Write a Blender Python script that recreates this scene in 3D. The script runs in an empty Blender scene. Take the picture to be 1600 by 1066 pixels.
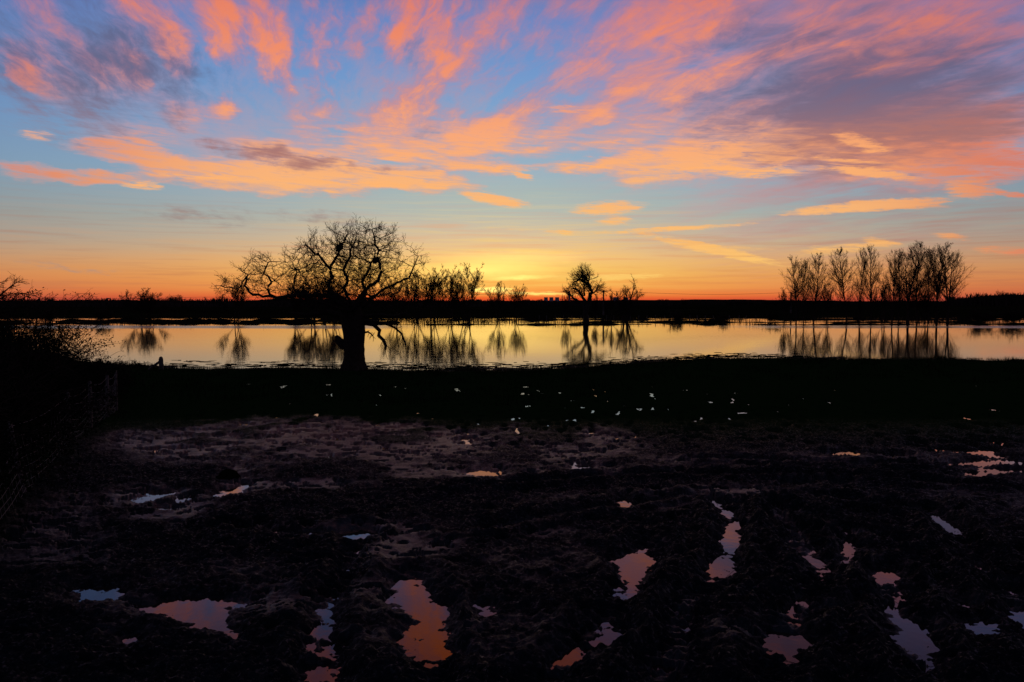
import bpy, math, random
import numpy as np
from mathutils import Vector, kdtree

random.seed(5)
C = bpy.context.scene.collection
scene = bpy.context.scene
R = math.radians

# ------------------------------------------------------------------ camera
CAM_Z = 3.2
FPX = 1291.0            # focal length in photo pixels (1600 wide)
HOR = 472.0             # photo row of the true horizon
PITCH = math.atan((533.0 - HOR) / FPX)
cam_d = bpy.data.cameras.new('camera')
cam_d.sensor_width = 36.0
cam_d.lens = 36.0 * FPX / 1600.0
cam_d.clip_start = 0.1
cam_d.clip_end = 60000
cam = bpy.data.objects.new('camera', cam_d)
cam.location = (0, 0, CAM_Z)
cam.rotation_euler = (math.pi / 2 - PITCH, 0, 0)
C.objects.link(cam)
scene.camera = cam
scene.view_settings.view_transform = 'Standard'
scene.view_settings.look = 'None'
scene.view_settings.exposure = 0.0
scene.view_settings.gamma = 1.0
scene.view_settings.use_curve_mapping = False
scene.render.resolution_x = 1024
scene.render.resolution_y = 682

cp, sp = math.cos(PITCH), math.sin(PITCH)
def ray(px, py):
    a = (px - 800.0) / FPX; b = (533.0 - py) / FPX
    return (a, cp + b * sp, -sp + b * cp)
def at(px, py, Y):
    """point on the line of sight of a photo pixel at ground distance Y"""
    r = ray(px, py); k = Y / r[1]
    return Vector((r[0] * k, Y, CAM_Z + r[2] * k))
def on_ground(px, py, z=0.14):
    r = ray(px, py); k = (z - CAM_Z) / r[2]
    return (r[0] * k, r[1] * k)
def azel(px, py):
    x, y, z = ray(px, py)
    n = math.sqrt(x * x + y * y + z * z)
    return math.degrees(math.atan2(x, y)), math.degrees(math.asin(z / n))
def lin(c):
    return tuple(((v / 255.0) / 12.92 if v / 255.0 <= 0.04045 else ((v / 255.0 + 0.055) / 1.055) ** 2.4) for v in c)

# ------------------------------------------------------------------ sky (world)
world = bpy.data.worlds.new('World')
scene.world = world
world.use_nodes = True
wt = world.node_tree
wt.nodes.clear()

class S:
    """a node socket with arithmetic"""
    t = wt
    def __init__(s, sock): s.s = sock
    def __add__(a, b): return fm('ADD', a, b)
    def __radd__(a, b): return fm('ADD', b, a)
    def __sub__(a, b): return fm('SUBTRACT', a, b)
    def __rsub__(a, b): return fm('SUBTRACT', b, a)
    def __mul__(a, b): return fm('MULTIPLY', a, b)
    def __rmul__(a, b): return fm('MULTIPLY', b, a)
    def __truediv__(a, b): return fm('DIVIDE', a, b)
    def __rtruediv__(a, b): return fm('DIVIDE', b, a)
def put(inp, v):
    if isinstance(v, S): S.t.links.new(v.s, inp)
    else: inp.default_value = v
def fm(op, *a):
    n = S.t.nodes.new('ShaderNodeMath'); n.operation = op
    for i, v in enumerate(a): put(n.inputs[i], v)
    return S(n.outputs[0])
def clamp(x, a=0.0, b=1.0):
    n = S.t.nodes.new('ShaderNodeClamp'); put(n.inputs[0], x); n.inputs[1].default_value = a; n.inputs[2].default_value = b
    return S(n.outputs[0])
def smooth(x, a, b, lo=0.0, hi=1.0):
    n = S.t.nodes.new('ShaderNodeMapRange'); n.interpolation_type = 'SMOOTHSTEP'
    put(n.inputs[0], x)
    n.inputs[1].default_value = a; n.inputs[2].default_value = b
    n.inputs[3].default_value = lo; n.inputs[4].default_value = hi
    return S(n.outputs[0])
def vec(x, y, z=0.0):
    n = S.t.nodes.new('ShaderNodeCombineXYZ')
    for i, v in enumerate((x, y, z)): put(n.inputs[i], v)
    return S(n.outputs[0])
def noise(v, scale, detail=4, rough=0.55, dist=0.0, color=False, dims='3D'):
    n = S.t.nodes.new('ShaderNodeTexNoise'); n.noise_dimensions = dims
    put(n.inputs['Vector'], v)
    n.inputs['Scale'].default_value = scale; n.inputs['Detail'].default_value = detail
    n.inputs['Roughness'].default_value = rough; n.inputs['Distortion'].default_value = dist
    return S(n.outputs['Color' if color else 'Fac'])
def mixc(f, a, b):
    n = S.t.nodes.new('ShaderNodeMix'); n.data_type = 'RGBA'
    put(n.inputs[0], f)
    for i, v in ((6, a), (7, b)):
        if isinstance(v, S): S.t.links.new(v.s, n.inputs[i])
        else: n.inputs[i].default_value = (*v, 1)
    return S(n.outputs[2])
def ramp(f, stops):
    n = S.t.nodes.new('ShaderNodeValToRGB'); r = n.color_ramp
    put(n.inputs[0], f)
    r.elements[0].position = stops[0][0]; r.elements[0].color = (*stops[0][1], 1)
    r.elements[1].position = stops[-1][0]; r.elements[1].color = (*stops[-1][1], 1)
    for p, c in stops[1:-1]:
        e = r.elements.new(p); e.color = (*c, 1)
    return S(n.outputs[0])
def vmath(op, a, b, c=None):
    n = S.t.nodes.new('ShaderNodeVectorMath'); n.operation = op
    put(n.inputs[0], a); put(n.inputs[1], b)
    if c is not None: put(n.inputs[2], c)
    return S(n.outputs[0])

tc = wt.nodes.new('ShaderNodeTexCoord')
sep = wt.nodes.new('ShaderNodeSeparateXYZ')
nrm = wt.nodes.new('ShaderNodeVectorMath'); nrm.operation = 'NORMALIZE'
wt.links.new(tc.outputs['Generated'], nrm.inputs[0])
wt.links.new(nrm.outputs[0], sep.inputs[0])
dx, dy, dz = (S(sep.outputs[i]) for i in range(3))
AZ = fm('ARCTAN2', dx, dy) * 57.29578
EL = fm('ARCSINE', dz) * 57.29578
zz = fm('MAXIMUM', dz, 0.0) + 0.03
VA = R(-13.5)                                   # azimuth the cirrus streaks run towards
qx, qy = dx / zz, dy / zz
st = qx * math.sin(VA) + qy * math.cos(VA)      # along the streaks, on the cloud plane
tt = qx * math.cos(VA) - qy * math.sin(VA)      # across
EP = 1 / 40.0
def elp(y): return min(1.0, max(0.0, azel(800, y)[1] * EP))
HI = [(0.62, (68, 88, 142)), (1.0, (46, 60, 104))]
def skyramp(stops):
    s = [(elp(y), lin(c)) for y, c in stops]
    s += [(p, lin(c)) for p, c in HI]
    return ramp(EL * EP, sorted(s))
sun_r = skyramp([(472, (226, 70, 40)), (467, (236, 92, 42)), (461, (246, 132, 54)), (452, (253, 168, 76)), (438, (252, 188, 88)), (420, (253, 204, 106)),
                 (402, (250, 202, 128)), (385, (234, 196, 144)), (360, (208, 192, 164)), (330, (180, 188, 178)), (300, (168, 184, 182)),
                 (260, (152, 178, 194)), (200, (134, 168, 202)), (120, (116, 154, 204)), (30, (100, 136, 196))])
mid_r = skyramp([(472, (204, 72, 52)), (467, (216, 88, 54)), (460, (228, 114, 60)), (450, (230, 138, 74)), (432, (230, 152, 86)), (412, (222, 162, 108)),
                 (392, (198, 170, 138)), (370, (180, 172, 156)), (345, (162, 172, 168)), (315, (150, 170, 180)), (280, (140, 168, 190)),
                 (220, (126, 160, 197)), (140, (112, 150, 200)), (40, (100, 132, 192))])
edge_r = skyramp([(472, (160, 66, 60)), (466, (178, 80, 64)), (457, (196, 104, 70)), (442, (204, 124, 78)), (425, (198, 138, 94)), (405, (180, 146, 118)), (380, (158, 148, 138)),
                  (352, (144, 146, 144)), (320, (130, 148, 160)), (280, (120, 148, 176)), (200, (106, 140, 184)), (60, (94, 120, 178))])
back_r = skyramp([(472, (62, 60, 78)), (430, (84, 72, 92)), (380, (92, 84, 108)), (300, (78, 84, 114)), (100, (62, 72, 108))])
da = AZ - azel(775, 450)[0]
f_sun = fm('EXPONENT', (da * da) * (-1 / (2 * 10.5 ** 2)))
f_edge = smooth(fm('ABSOLUTE', da), 12, 42)
f_back = smooth(fm('ABSOLUTE', da), 45, 130)
sky = mixc(f_edge, mid_r, edge_r)
sky = mixc(f_sun, sky, sun_r)
sky = mixc(f_back, sky, back_r)

# cloud textures
f_hi = smooth(EL, 9.5, 14.0)
wq = noise(vec(st * 0.9 + 2.0, tt * 1.6), 1.0, 4, 0.6, 0.0)
tw = tt + (wq - 0.5) * 0.22
N1 = noise(vec(st * 0.85, tw * 4.8), 1.0, 8, 0.60, 0.15)          # perspective streaks
N1b = noise(vec(st * 0.4 + 11.3, tw * 2.0 + 4.0), 1.0, 6, 0.58, 0.2)
N1c = noise(vec(st * 3.6 + 3.3, tw * 13.0 + 7.0), 1.0, 7, 0.66, 0.25)
N2 = noise(vec(AZ * 0.12 + 5.1, EL * 0.75 + AZ * 0.03 + 2.0), 1.0, 8, 0.62, 0.4)   # flat low bands
N3 = noise(vec(AZ * 0.42 + 1.0, EL * 3.2 + AZ * 0.22), 1.0, 8, 0.66, 0.5)
N5 = noise(vec(st * 3.6 + 1.3, tw * 5.5 + 2.0), 1.0, 7, 0.64, 0.6)
N6 = noise(vec(st * 1.6 + 8.3, tw * 2.8 + 5.0), 1.0, 6, 0.60, 0.5)
mott = smooth(da, -4, 12) * 0.75
N1 = N1 * (1.0 - mott) + N6 * mott
N1c = N1c * (1.0 - mott) + N5 * mott
tex = (N1 * f_hi) + (((N2 * 0.55) + (N3 * 0.45)) * (1.0 - f_hi))
# warped direction for ragged cloud outlines
wn = noise(vec(AZ * 0.30, EL * 0.8), 1.0, 5, 0.6, 0.0, True)
P0 = vec(AZ, EL)
P = vmath('MULTIPLY_ADD', vmath('SUBTRACT', wn, (0.5, 0.5, 0.5)), (5.0, 2.0, 0.0), P0)
PW = vmath('MULTIPLY_ADD', vmath('SUBTRACT', wn, (0.5, 0.5, 0.5)), (2.2, 1.4, 0.0), P0)
wf = noise(vec(AZ * 1.1, EL * 3.0), 1.0, 4, 0.6, 0.0, True)
PT = vmath('MULTIPLY_ADD', vmath('SUBTRACT', wf, (0.5, 0.5, 0.5)), (1.2, 0.30, 0.0), P0)

def stroke(x0, y0, x1, y1, w, amp, src=None):
    """soft elongated patch of cloud between two photo points, w = half width in photo px"""
    a0, e0 = azel(x0, y0); a1, e1 = azel(x1, y1)
    L = math.hypot(a1 - a0, e1 - e0) / 2
    ang = math.atan2(e1 - e0, a1 - a0)
    n = S.t.nodes.new('ShaderNodeMapping'); n.vector_type = 'TEXTURE'
    S.t.links.new((src or P).s, n.inputs[0])
    n.inputs['Location'].default_value = ((a0 + a1) / 2, (e0 + e1) / 2, 0)
    n.inputs['Rotation'].default_value = (0, 0, ang)
    n.inputs['Scale'].default_value = (max(L, 0.05) * 1.25, w / 21.5 * 1.5, 1)
    g = S.t.nodes.new('ShaderNodeTexGradient'); g.gradient_type = 'SPHERICAL'
    S.t.links.new(n.outputs[0], g.inputs[0])
    return S(g.outputs['Fac']) * amp
def total(lst, src=None):
    acc = None
    for a in lst:
        v = stroke(*a, src)
        acc = v if acc is None else acc + v
    return acc

lit = total([
    (110, 226, 330, 262, 13, 1.6), (220, 262, 640, 282, 20, 2.1), (480, 258, 740, 294, 13, 2.0), (5, 262, 220, 282, 9, 1.7),
    (330, 222, 560, 246, 14, 1.0),
    (500, 212, 680, 235, 20, 1.3), (620, 252, 800, 200, 24, 1.7), (660, 188, 900, 212, 30, 1.7), (690, 258, 840, 262, 9, 1.4), (560, 190, 720, 150, 26, 1.5),
    (235, 165, 380, 176, 20, 1.0), (820, 172, 960, 180, 14, 1.3), (740, 150, 860, 110, 30, 1.0), (420, 190, 560, 180, 22, .7), (120, 200, 300, 220, 20, .55),
    (960, 265, 1240, 226, 26, 2.0), (1130, 218, 1400, 212, 26, 1.6), (850, 264, 1010, 250, 10, 1.4), (960, 205, 1250, 180, 34, .9), (880, 215, 1000, 225, 14, .6),
    (1250, 262, 1640, 256, 22, 1.0), (1380, 195, 1640, 215, 50, 1.0), (1300, 240, 1600, 235, 20, .7),
    (780, 110, 1040, 50, 70, 2.3), (940, 95, 1190, 50, 60, 2.4), (540, 20, 820, 40, 64, 1.7), (700, 0, 1150, 0, 55, 1.6), (1080, 5, 1640, 30, 56, 1.6), (600, 90, 780, 70, 50, .9),
    (150, -50, 320, 15, 50, 1.2), (0, 60, 140, 150, 34, 1.2), (110, 60, 220, 160, 34, 1.1), (-20, 0, 130, 25, 36, 1.0), (300, 10, 560, 30, 60, .9),
    (900, 150, 1180, 140, 40, .7), (1200, 80, 1640, 80, 60, .55),
])
lit = lit + total([
    (492, -30, 508, 170, 24, 1.7), (330, -20, 366, 110, 22, 1.9), (400, -30, 442, 150, 22, 1.5), (240, 10, 305, 125, 20, 1.6), (170, 30, 230, 140, 18, .9), (560, -10, 545, 90, 24, 1.2), (640, 10, 600, 130, 22, 1.1),
    (770, 30, 690, 120, 22, 1.1), (20, 90, 60, 140, 14, 1.0), (345, 145, 365, 185, 16, 1.3),
], PW) * 1.7
thin = total([                                   # crisp small strips and vapour trails
    (722, 303, 826, 321, 7, 3.0), (1000, 366, 1226, 414, 6, 2.4), (1225, 333, 1490, 311, 6, 3.0), (1330, 316, 1480, 324, 4.5, 1.5),
    (890, 328, 1010, 322, 9, 1.9), (925, 346, 1000, 345, 6, 1.6), (930, 364, 1175, 350, 3.5, 1.9), (1474, 290, 1562, 298, 11, 2.4), (1558, 299, 1640, 314, 3.5, 2.2),
    (1280, 258, 1440, 280, 6, 1.8), (1090, 271, 1270, 267, 7, 1.7), (1250, 243, 1420, 262, 3, 1.2), (1340, 374, 1410, 382, 5, 1.6), (1450, 366, 1520, 373, 4, 1.4), (1520, 389, 1640, 396, 5, 1.5),
    (1220, 396, 1400, 384, 7, 1.1), (190, 287, 256, 292, 5, 1.7), (1300, 208, 1395, 240, 8, 2.0), (860, 362, 905, 362, 4, 1.1), (720, 434, 1100, 428, 4, .8), (900, 436, 1040, 432, 4, 1.3),
    (795, 270, 835, 280, 4, 1.4), (20, 208, 90, 214, 6, 1.0), (1060, 380, 1220, 392, 4, .9), (480, 282, 730, 294, 4, 1.8), (240, 272, 480, 286, 4, 1.4), (985, 268, 1160, 262, 4, 1.4),
    (860, 264, 990, 260, 4, 1.4), (715, 262, 840, 264, 5, 1.5), (1270, 262, 1440, 277, 4, 1.2), (840, 168, 960, 176, 6, 1.0), (700, 350, 1000, 372, 4, .5), (760, 392, 1000, 396, 4, .6),
], PT)
haze = total([
    (150, 90, 560, 60, 150, .9), (450, 60, 900, 100, 130, 1.1), (900, 120, 1700, 130, 190, 1.9), (1150, 210, 1750, 228, 50, 1.6), (350, 200, 950, 200, 70, .8),
    (180, 205, 420, 215, 30, .6), (1100, 288, 1400, 286, 14, .5), (1100, -20, 1700, 30, 90, 1.6),
])
dark = total([
    (-60, 50, 280, 125, 90, 1.6), (150, 60, 380, 130, 60, 1.1), (1050, 160, 1680, 70, 100, 1.7), (1100, 180, 1680, 150, 70, 1.2), (310, 222, 560, 262, 13, 2.0), (560, 262, 680, 276, 8, .9),
    (640, 212, 710, 204, 14, .8), (600, 60, 700, 90, 34, .7), (240, 178, 310, 186, 12, .9), (170, 322, 420, 350, 10, .8), (360, 330, 620, 352, 8, .7),
    (1000, 30, 1300, 50, 34, .8), (0, 410, 200, 430, 6, .7), (400, 130, 520, 150, 26, .5), (1250, 190, 1640, 195, 20, .8),
])
up = smooth(EL, 17.5, 24.0)
east = smooth(fm('ABSOLUTE', da), 45, 120)
n_far = smooth(EL, 2.0, 12.0) * smooth(fm('ABSOLUTE', da), 36, 46)
mid_up = fm('EXPONENT', ((da + 4.0) * (da + 4.0)) * (-1 / (2 * 11.0 ** 2)))
lit = lit + up * (0.35 + mid_up * 2.4) + n_far * 0.5
haze = haze + up * 1.0 + n_far * 0.6
dark = dark + up * 0.35 + n_far * 0.5

fib = (N1c * f_hi) + (N3 * (1.0 - f_hi))
fibre = (fib - 0.5)
lit = lit / (lit * 0.42 + 1.0)
cut = fm('MINIMUM', lit * 2.4, 1.0)
Ld = lit * 0.86 + (tex - 0.5) * 2.8 * cut + fibre * cut * (1.2 + f_hi * 0.6) + (N1b - 0.5) * 2.6 * cut * f_hi + cut * 0.50 * (1.0 - f_hi)
Lc = smooth(Ld, 0.05, 1.5)
N4 = noise(vec(AZ * 0.9, EL * 7.5 + AZ * 0.5), 1.0, 6, 0.65, 0.2)
thin = thin / (thin * 0.5 + 1.0)
Lt = smooth(thin * 1.15 + ((N3 - 0.5) * 2.4 + (N4 - 0.5) * 1.6) * fm('MINIMUM', thin * 2.0, 1.0), 0.15, 1.15)
Hc = clamp(haze * 0.25 + (N1b - 0.5) * 1.5 * fm('MINIMUM', haze * 1.5, 1.0) + fibre * 0.9 * fm('MINIMUM', haze, 1.0), 0, 0.80)
dcut = fm('MINIMUM', dark * 2.0, 1.0)
Dc = clamp(smooth(dark * 0.8 + (0.5 - N1) * 2.2 * dcut + (N1b - 0.5) * 1.2 * dcut - fibre * 2.4 * dcut, 0.1, 1.7) * 0.92)

# cloud colours by height above the horizon and distance from the sunset
litc = ramp(EL * EP, [(elp(460), lin((255, 214, 110))), (elp(400), lin((255, 196, 112))), (elp(330), lin((253, 184, 116))), (elp(280), lin((255, 180, 114))),
                      (elp(210), lin((254, 168, 114))), (elp(100), lin((247, 144, 98))), (elp(10), lin((238, 128, 92))), (.60, (1.0, .19, .030)), (.76, (.50, .13, .06)), (1.0, (.20, .08, .06))])
lit_edge = mixc(smooth(fm('ABSOLUTE', da), 14, 36), litc, lin((218, 118, 96)))
hz = mixc(smooth(EL, 8, 17), lin((208, 160, 160)), lin((196, 142, 146)))
hz = mixc(smooth(da, 8, 30), hz, lin((182, 104, 104)))
hz = mixc(up, hz, lin((100, 60, 66)))
dk = mixc(smooth(EL, 9, 14), lin((166, 112, 106)), lin((98, 92, 120)))
low_dk = mixc(smooth(EL, 5, 8), lin((150, 140, 138)), dk)
core = smooth(Ld + (N1c - 0.5) * 1.2 * f_hi, 0.25, 1.45)
litm = mixc(core, mixc(f_hi, lin((232, 158, 136)), lin((204, 118, 122))), lit_edge)
zen = smooth(EL, 27, 42)
col = mixc(Hc, sky, hz)
col = mixc(Dc * 0.85, col, low_dk)
col = mixc(Lc * 0.93 * (1.0 - Dc * 0.55), col, litm)
col = mixc(clamp(dark * 0.0 + Dc * smooth(EL, 14, 9) * 0.75), col, low_dk)
col = mixc(Lt * 0.95, col, mixc(smooth(da, 18, 36), litc, lit_edge))
col = mixc(f_back * 0.85, col, mixc(Hc, back_r, lin((96, 78, 96))))
col = mixc(zen * 0.85, col, (0.050, 0.060, 0.105))
# glow of the sunset close to the horizon with thin banding
bands = noise(vec(AZ * 0.12 + 9.0, EL * 3.2), 1.0, 6, 0.6, 0.2)
bm = smooth(EL, 0.0, 1.2) * smooth(EL, 9.0, 3.0)
col = mixc(clamp((bands - 0.47) * 2.6 * bm * (f_sun * 0.75 + 0.25)), col, mixc(f_sun, lin((226, 142, 78)), lin((255, 208, 106))))
col = mixc(clamp((0.5 - bands) * 2.8 * bm * 0.7), col, mixc(f_sun, lin((178, 112, 84)), lin((250, 150, 72))))
glow = total([(735, 453, 800, 452, 3.4, 2.6), (770, 457, 900, 460, 2.2, 1.0), (640, 425, 860, 421, 11, .9), (690, 405, 900, 402, 10, .5), (760, 437, 860, 432, 3, .8)], PT)
col = mixc(clamp(glow), col, (1.5, 0.98, 0.24))
ground_side = smooth(EL, 0.0, -2.0)
col = mixc(ground_side, col, (0.010, 0.009, 0.009))
bg = wt.nodes.new('ShaderNodeBackground'); bg.inputs[1].default_value = 1.0
wt.links.new(col.s, bg.inputs[0])
wo = wt.nodes.new('ShaderNodeOutputWorld')
wt.links.new(bg.outputs[0], wo.inputs[0])
world.cycles.sampling_method = 'MANUAL'
world.cycles.sample_map_resolution = 1024

# ------------------------------------------------------------------ materials
def new_mat(name, base, rough=0.9, spec=0.3, nscale=0, var=0.3, bump=0.0, bscale=20):
    m = bpy.data.materials.new(name); m.use_nodes = True
    t = m.node_tree; S.t = t
    b = t.nodes['Principled BSDF']
    b.inputs['Roughness'].default_value = rough
    b.inputs['Specular IOR Level'].default_value = spec
    b.inputs['Base Color'].default_value = (*base, 1)
    g = S(t.nodes.new('ShaderNodeNewGeometry').outputs['Position'])
    if nscale:
        n = noise(g, nscale, 5, .6)
        a = tuple(v * (1 - var) for v in base); c = tuple(v * (1 + var) for v in base)
        t.links.new(mixc(smooth(n, .3, .7), a, c).s, b.inputs['Base Color'])
    if bump:
        bn = t.nodes.new('ShaderNodeBump'); bn.inputs['Strength'].default_value = bump
        t.links.new(noise(g, bscale, 6, .65).s, bn.inputs['Height'])
        t.links.new(bn.outputs[0], b.inputs['Normal'])
    return m
M_bark = new_mat('bark', (.020, .016, .012), .95, .1, 9, .4, .6, 14)
M_twig = new_mat('twigs', (.022, .016, .012), .95, .05)
M_fartwig = new_mat('far_twigs', (.022, .017, .013), .95, .05)
M_leaf = new_mat('bramble_leaves', (.004, .006, .003), .9, .02, 3, .4)
M_field = new_mat('far_field_grass', (.006, .0075, .0035), 1.0, 0.0, .02, .4)
M_hill = new_mat('hill_grass', (.006, .006, .006), 1.0, 0.0, .004, .3)
M_bank = new_mat('bank_turf', (.005, .0055, .003), 1.0, 0.0, 1.0, .4)
M_grass = new_mat('grass_blades', (.005, .009, .003), .95, .0, 2, .4)
M_reed = new_mat('reed_stems', (.02, .016, .01), .95, .05)
M_wood = new_mat('weathered_wood', (.05, .045, .04), .8, .2, 12, .4, .4, 40)
M_wire = new_mat('galvanised_wire', (.10, .10, .105), .6, .5)
M_conc = new_mat('concrete', (.18, .16, .18), .9, .2, .02, .1)
M_nest = new_mat('nest_sticks', (.018, .014, .01), .95, .05)

# mud: wetness is a measured property of the surface, kept in the mesh
M_mud = bpy.data.materials.new('wet_mud'); M_mud.use_nodes = True
t = M_mud.node_tree; S.t = t
b = t.nodes['Principled BSDF']
gpos = S(t.nodes.new('ShaderNodeNewGeometry').outputs['Position'])
aw = t.nodes.new('ShaderNodeAttribute'); aw.attribute_name = 'wet'; wet = S(aw.outputs['Fac'])
ag = t.nodes.new('ShaderNodeAttribute'); ag.attribute_name = 'turf'; turf = S(ag.outputs['Fac'])
n1 = noise(gpos, 3.5, 7, .65); n2 = noise(gpos, 22, 5, .7); n3 = noise(gpos, 75, 4, .7)
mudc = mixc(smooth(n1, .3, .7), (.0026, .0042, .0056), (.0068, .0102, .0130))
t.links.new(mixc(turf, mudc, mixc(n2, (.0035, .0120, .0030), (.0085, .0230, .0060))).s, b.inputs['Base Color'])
w2 = clamp(wet * 1.0 + (n1 - .5) * 1.9 * smooth(wet, .03, .3))
t.links.new((0.80 - w2 * 0.36 - smooth(n2, .50, .68) * (1.0 - w2) * 0.38).s, b.inputs['Roughness'])
b.inputs['Specular Tint'].default_value = (.62, .84, 1, 1)
t.links.new(((w2 * 0.17 + smooth(n2, .52, .68) * 0.20 + 0.008) * (1.0 - turf)).s, b.inputs['Specular IOR Level'])
bn = t.nodes.new('ShaderNodeBump'); bn.inputs['Distance'].default_value = 0.02
t.links.new((0.95 - w2 * 0.35).s, bn.inputs['Strength'])
t.links.new((n2 * 0.8 + n3 * 0.35).s, bn.inputs['Height'])
t.links.new(bn.outputs[0], b.inputs['Normal'])

def water_mat(name, puddle):
    m = bpy.data.materials.new(name); m.use_nodes = True
    t = m.node_tree; S.t = t
    b = t.nodes['Principled BSDF']
    b.inputs['Base Color'].default_value = (.010, .009, .008, 1)
    b.inputs['IOR'].default_value = 1.333
    b.inputs['Specular IOR Level'].default_value = 0.5
    g = t.nodes.new('ShaderNodeNewGeometry')
    sp_ = t.nodes.new('ShaderNodeSeparateXYZ'); t.links.new(g.outputs['Position'], sp_.inputs[0])
    X, Y = S(sp_.outputs[0]), S(sp_.outputs[1])
    bn = t.nodes.new('ShaderNodeBump')
    if puddle:
        b.inputs['Roughness'].default_value = 0.03
        h = noise(S(g.outputs['Position']), 9, 3, .5)
        bn.inputs['Strength'].default_value = 0.12; bn.inputs['Distance'].default_value = 0.004
        t.links.new(h.s, bn.inputs['Height'])
    else:
        # calm flood water; a strip of wind ripples lies off the far bank
        h = noise(vec(X * 0.5, Y * 1.6), 1.0, 4, .55)
        edge = noise(vec(X * 0.03, Y * 0.16), 1.0, 4, .6)
        yy = Y + (edge - .5) * 14.0
        band = smooth(yy, 97, 103) * smooth(yy, 114, 109)
        patch = smooth(noise(vec(X * 0.02 + 4, Y * 0.25), 1.0, 5, .6), .50, .66) * 0.35
        near = smooth(Y, 56, 44) * smooth(noise(vec(X * 0.10, Y * 0.9), 1.0, 5, .6), .48, .62) * 0.25
        wind = clamp(band * (1.0 - smooth(X, -22, -8) * smooth(X, 42, 22)) * 0.9 + patch * 0.25 + near * 0.5)
        t.links.new((wind * 0.20 + 0.034).s, b.inputs['Roughness'])
        bn.inputs['Strength'].default_value = 0.5; bn.inputs['Distance'].default_value = 0.004
        t.links.new(h.s, bn.inputs['Height'])
    t.links.new(bn.outputs[0], b.inputs['Normal'])
    return m
M_lake = water_mat('flood_water', False)
M_pud = water_mat('puddle_water', True)

# ------------------------------------------------------------------ object helpers
def mesh_np(name, V, F, smooth_=False):
    """F: (n,k) index array"""
    me = bpy.data.meshes.new(name)
    V = np.asarray(V, dtype=np.float32); F = np.asarray(F, dtype=np.int32)
    k = F.shape[1]
    me.vertices.add(len(V)); me.vertices.foreach_set('co', V.ravel())
    me.loops.add(F.size); me.loops.foreach_set('vertex_index', F.ravel())
    me.polygons.add(len(F)); me.polygons.foreach_set('loop_start', np.arange(0, F.size, k, dtype=np.int32))
    if smooth_: me.polygons.foreach_set('use_smooth', np.ones(len(F), dtype=bool))
    me.update(calc_edges=True)
    return me
def link(name, me, mat, parent=None):
    if me.materials: pass
    else: me.materials.append(mat)
    o = bpy.data.objects.new(name, me); C.objects.link(o); o.parent = parent
    return o
def empty(name, loc, label, cat, group=None, rz=0, sc=(1, 1, 1)):
    o = bpy.data.objects.new(name, None); C.objects.link(o)
    o.location = loc; o.rotation_euler = (0, 0, rz); o.scale = sc
    o.empty_display_size = .2
    tag(o, label, cat, group)
    return o
def tag(o, label, cat, group=None):
    o['label'] = label; o['category'] = cat
    if group: o['group'] = group
def structure(name, me, mat, parent=None):
    o = link(name, me, mat, parent)
    if parent is None: o['kind'] = 'structure'
    return o

class Soup:
    """collects quads"""
    def __init__(s): s.V = []; s.F = []; s.n = 0
    def add(s, V, F):
        V = np.asarray(V, dtype=np.float64).reshape(-1, 3); F = np.asarray(F)
        s.V.append(V); s.F.append(F + s.n); s.n += len(V)
    def mesh(s, name, smooth_=False): return mesh_np(name, np.concatenate(s.V), np.concatenate(s.F), smooth_)
def tube_batch(soup, pts, rad, sides=4):
    """pts (N,K,3), rad (N,K): adds N tapering tubes"""
    N, K, _ = pts.shape
    d = np.empty_like(pts)
    d[:, 1:-1] = pts[:, 2:] - pts[:, :-2]; d[:, 0] = pts[:, 1] - pts[:, 0]; d[:, -1] = pts[:, -1] - pts[:, -2]
    d /= np.linalg.norm(d, axis=2, keepdims=True) + 1e-9
    ref = np.where(np.abs(d[:, :1, 2:3]) > .85, np.array([1., 0, 0]), np.array([0, 0, 1.]))
    ref = np.broadcast_to(ref, d.shape)
    u = np.cross(d, ref); u /= np.linalg.norm(u, axis=2, keepdims=True) + 1e-9
    v = np.cross(d, u)
    a = np.arange(sides) * 2 * math.pi / sides
    ring = u[:, :, None, :] * np.cos(a)[:, None] + v[:, :, None, :] * np.sin(a)[:, None]
    V = pts[:, :, None, :] + ring * rad[:, :, None, None]
    idx = np.arange(N * K * sides).reshape(N, K, sides)
    nx = np.roll(idx, -1, axis=2)
    F = np.stack([idx[:, :-1], nx[:, :-1], nx[:, 1:], idx[:, 1:]], axis=-1).reshape(-1, 4)
    soup.add(V.reshape(-1, 3), F)
def tube(soup, pts, rad, sides=6):
    pts = np.array([list(p) for p in pts], float)
    rad = np.broadcast_to(np.array(rad, float), (len(pts),))
    tube_batch(soup, pts[None], rad[None], sides)
def box(soup, cx, cy, cz, sx, sy, sz, rot=0.0):
    v = np.array([[x, y, z] for z in (-.5, .5) for y in (-.5, .5) for x in (-.5, .5)]) * (sx, sy, sz)
    c, s = math.cos(rot), math.sin(rot)
    v = np.stack([v[:, 0] * c - v[:, 1] * s + cx, v[:, 0] * s + v[:, 1] * c + cy, v[:, 2] + cz], 1)
    soup.add(v, [[0, 2, 3, 1], [4, 5, 7, 6], [0, 1, 5, 4], [2, 6, 7, 3], [1, 3, 7, 5], [0, 4, 6, 2]])

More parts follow.
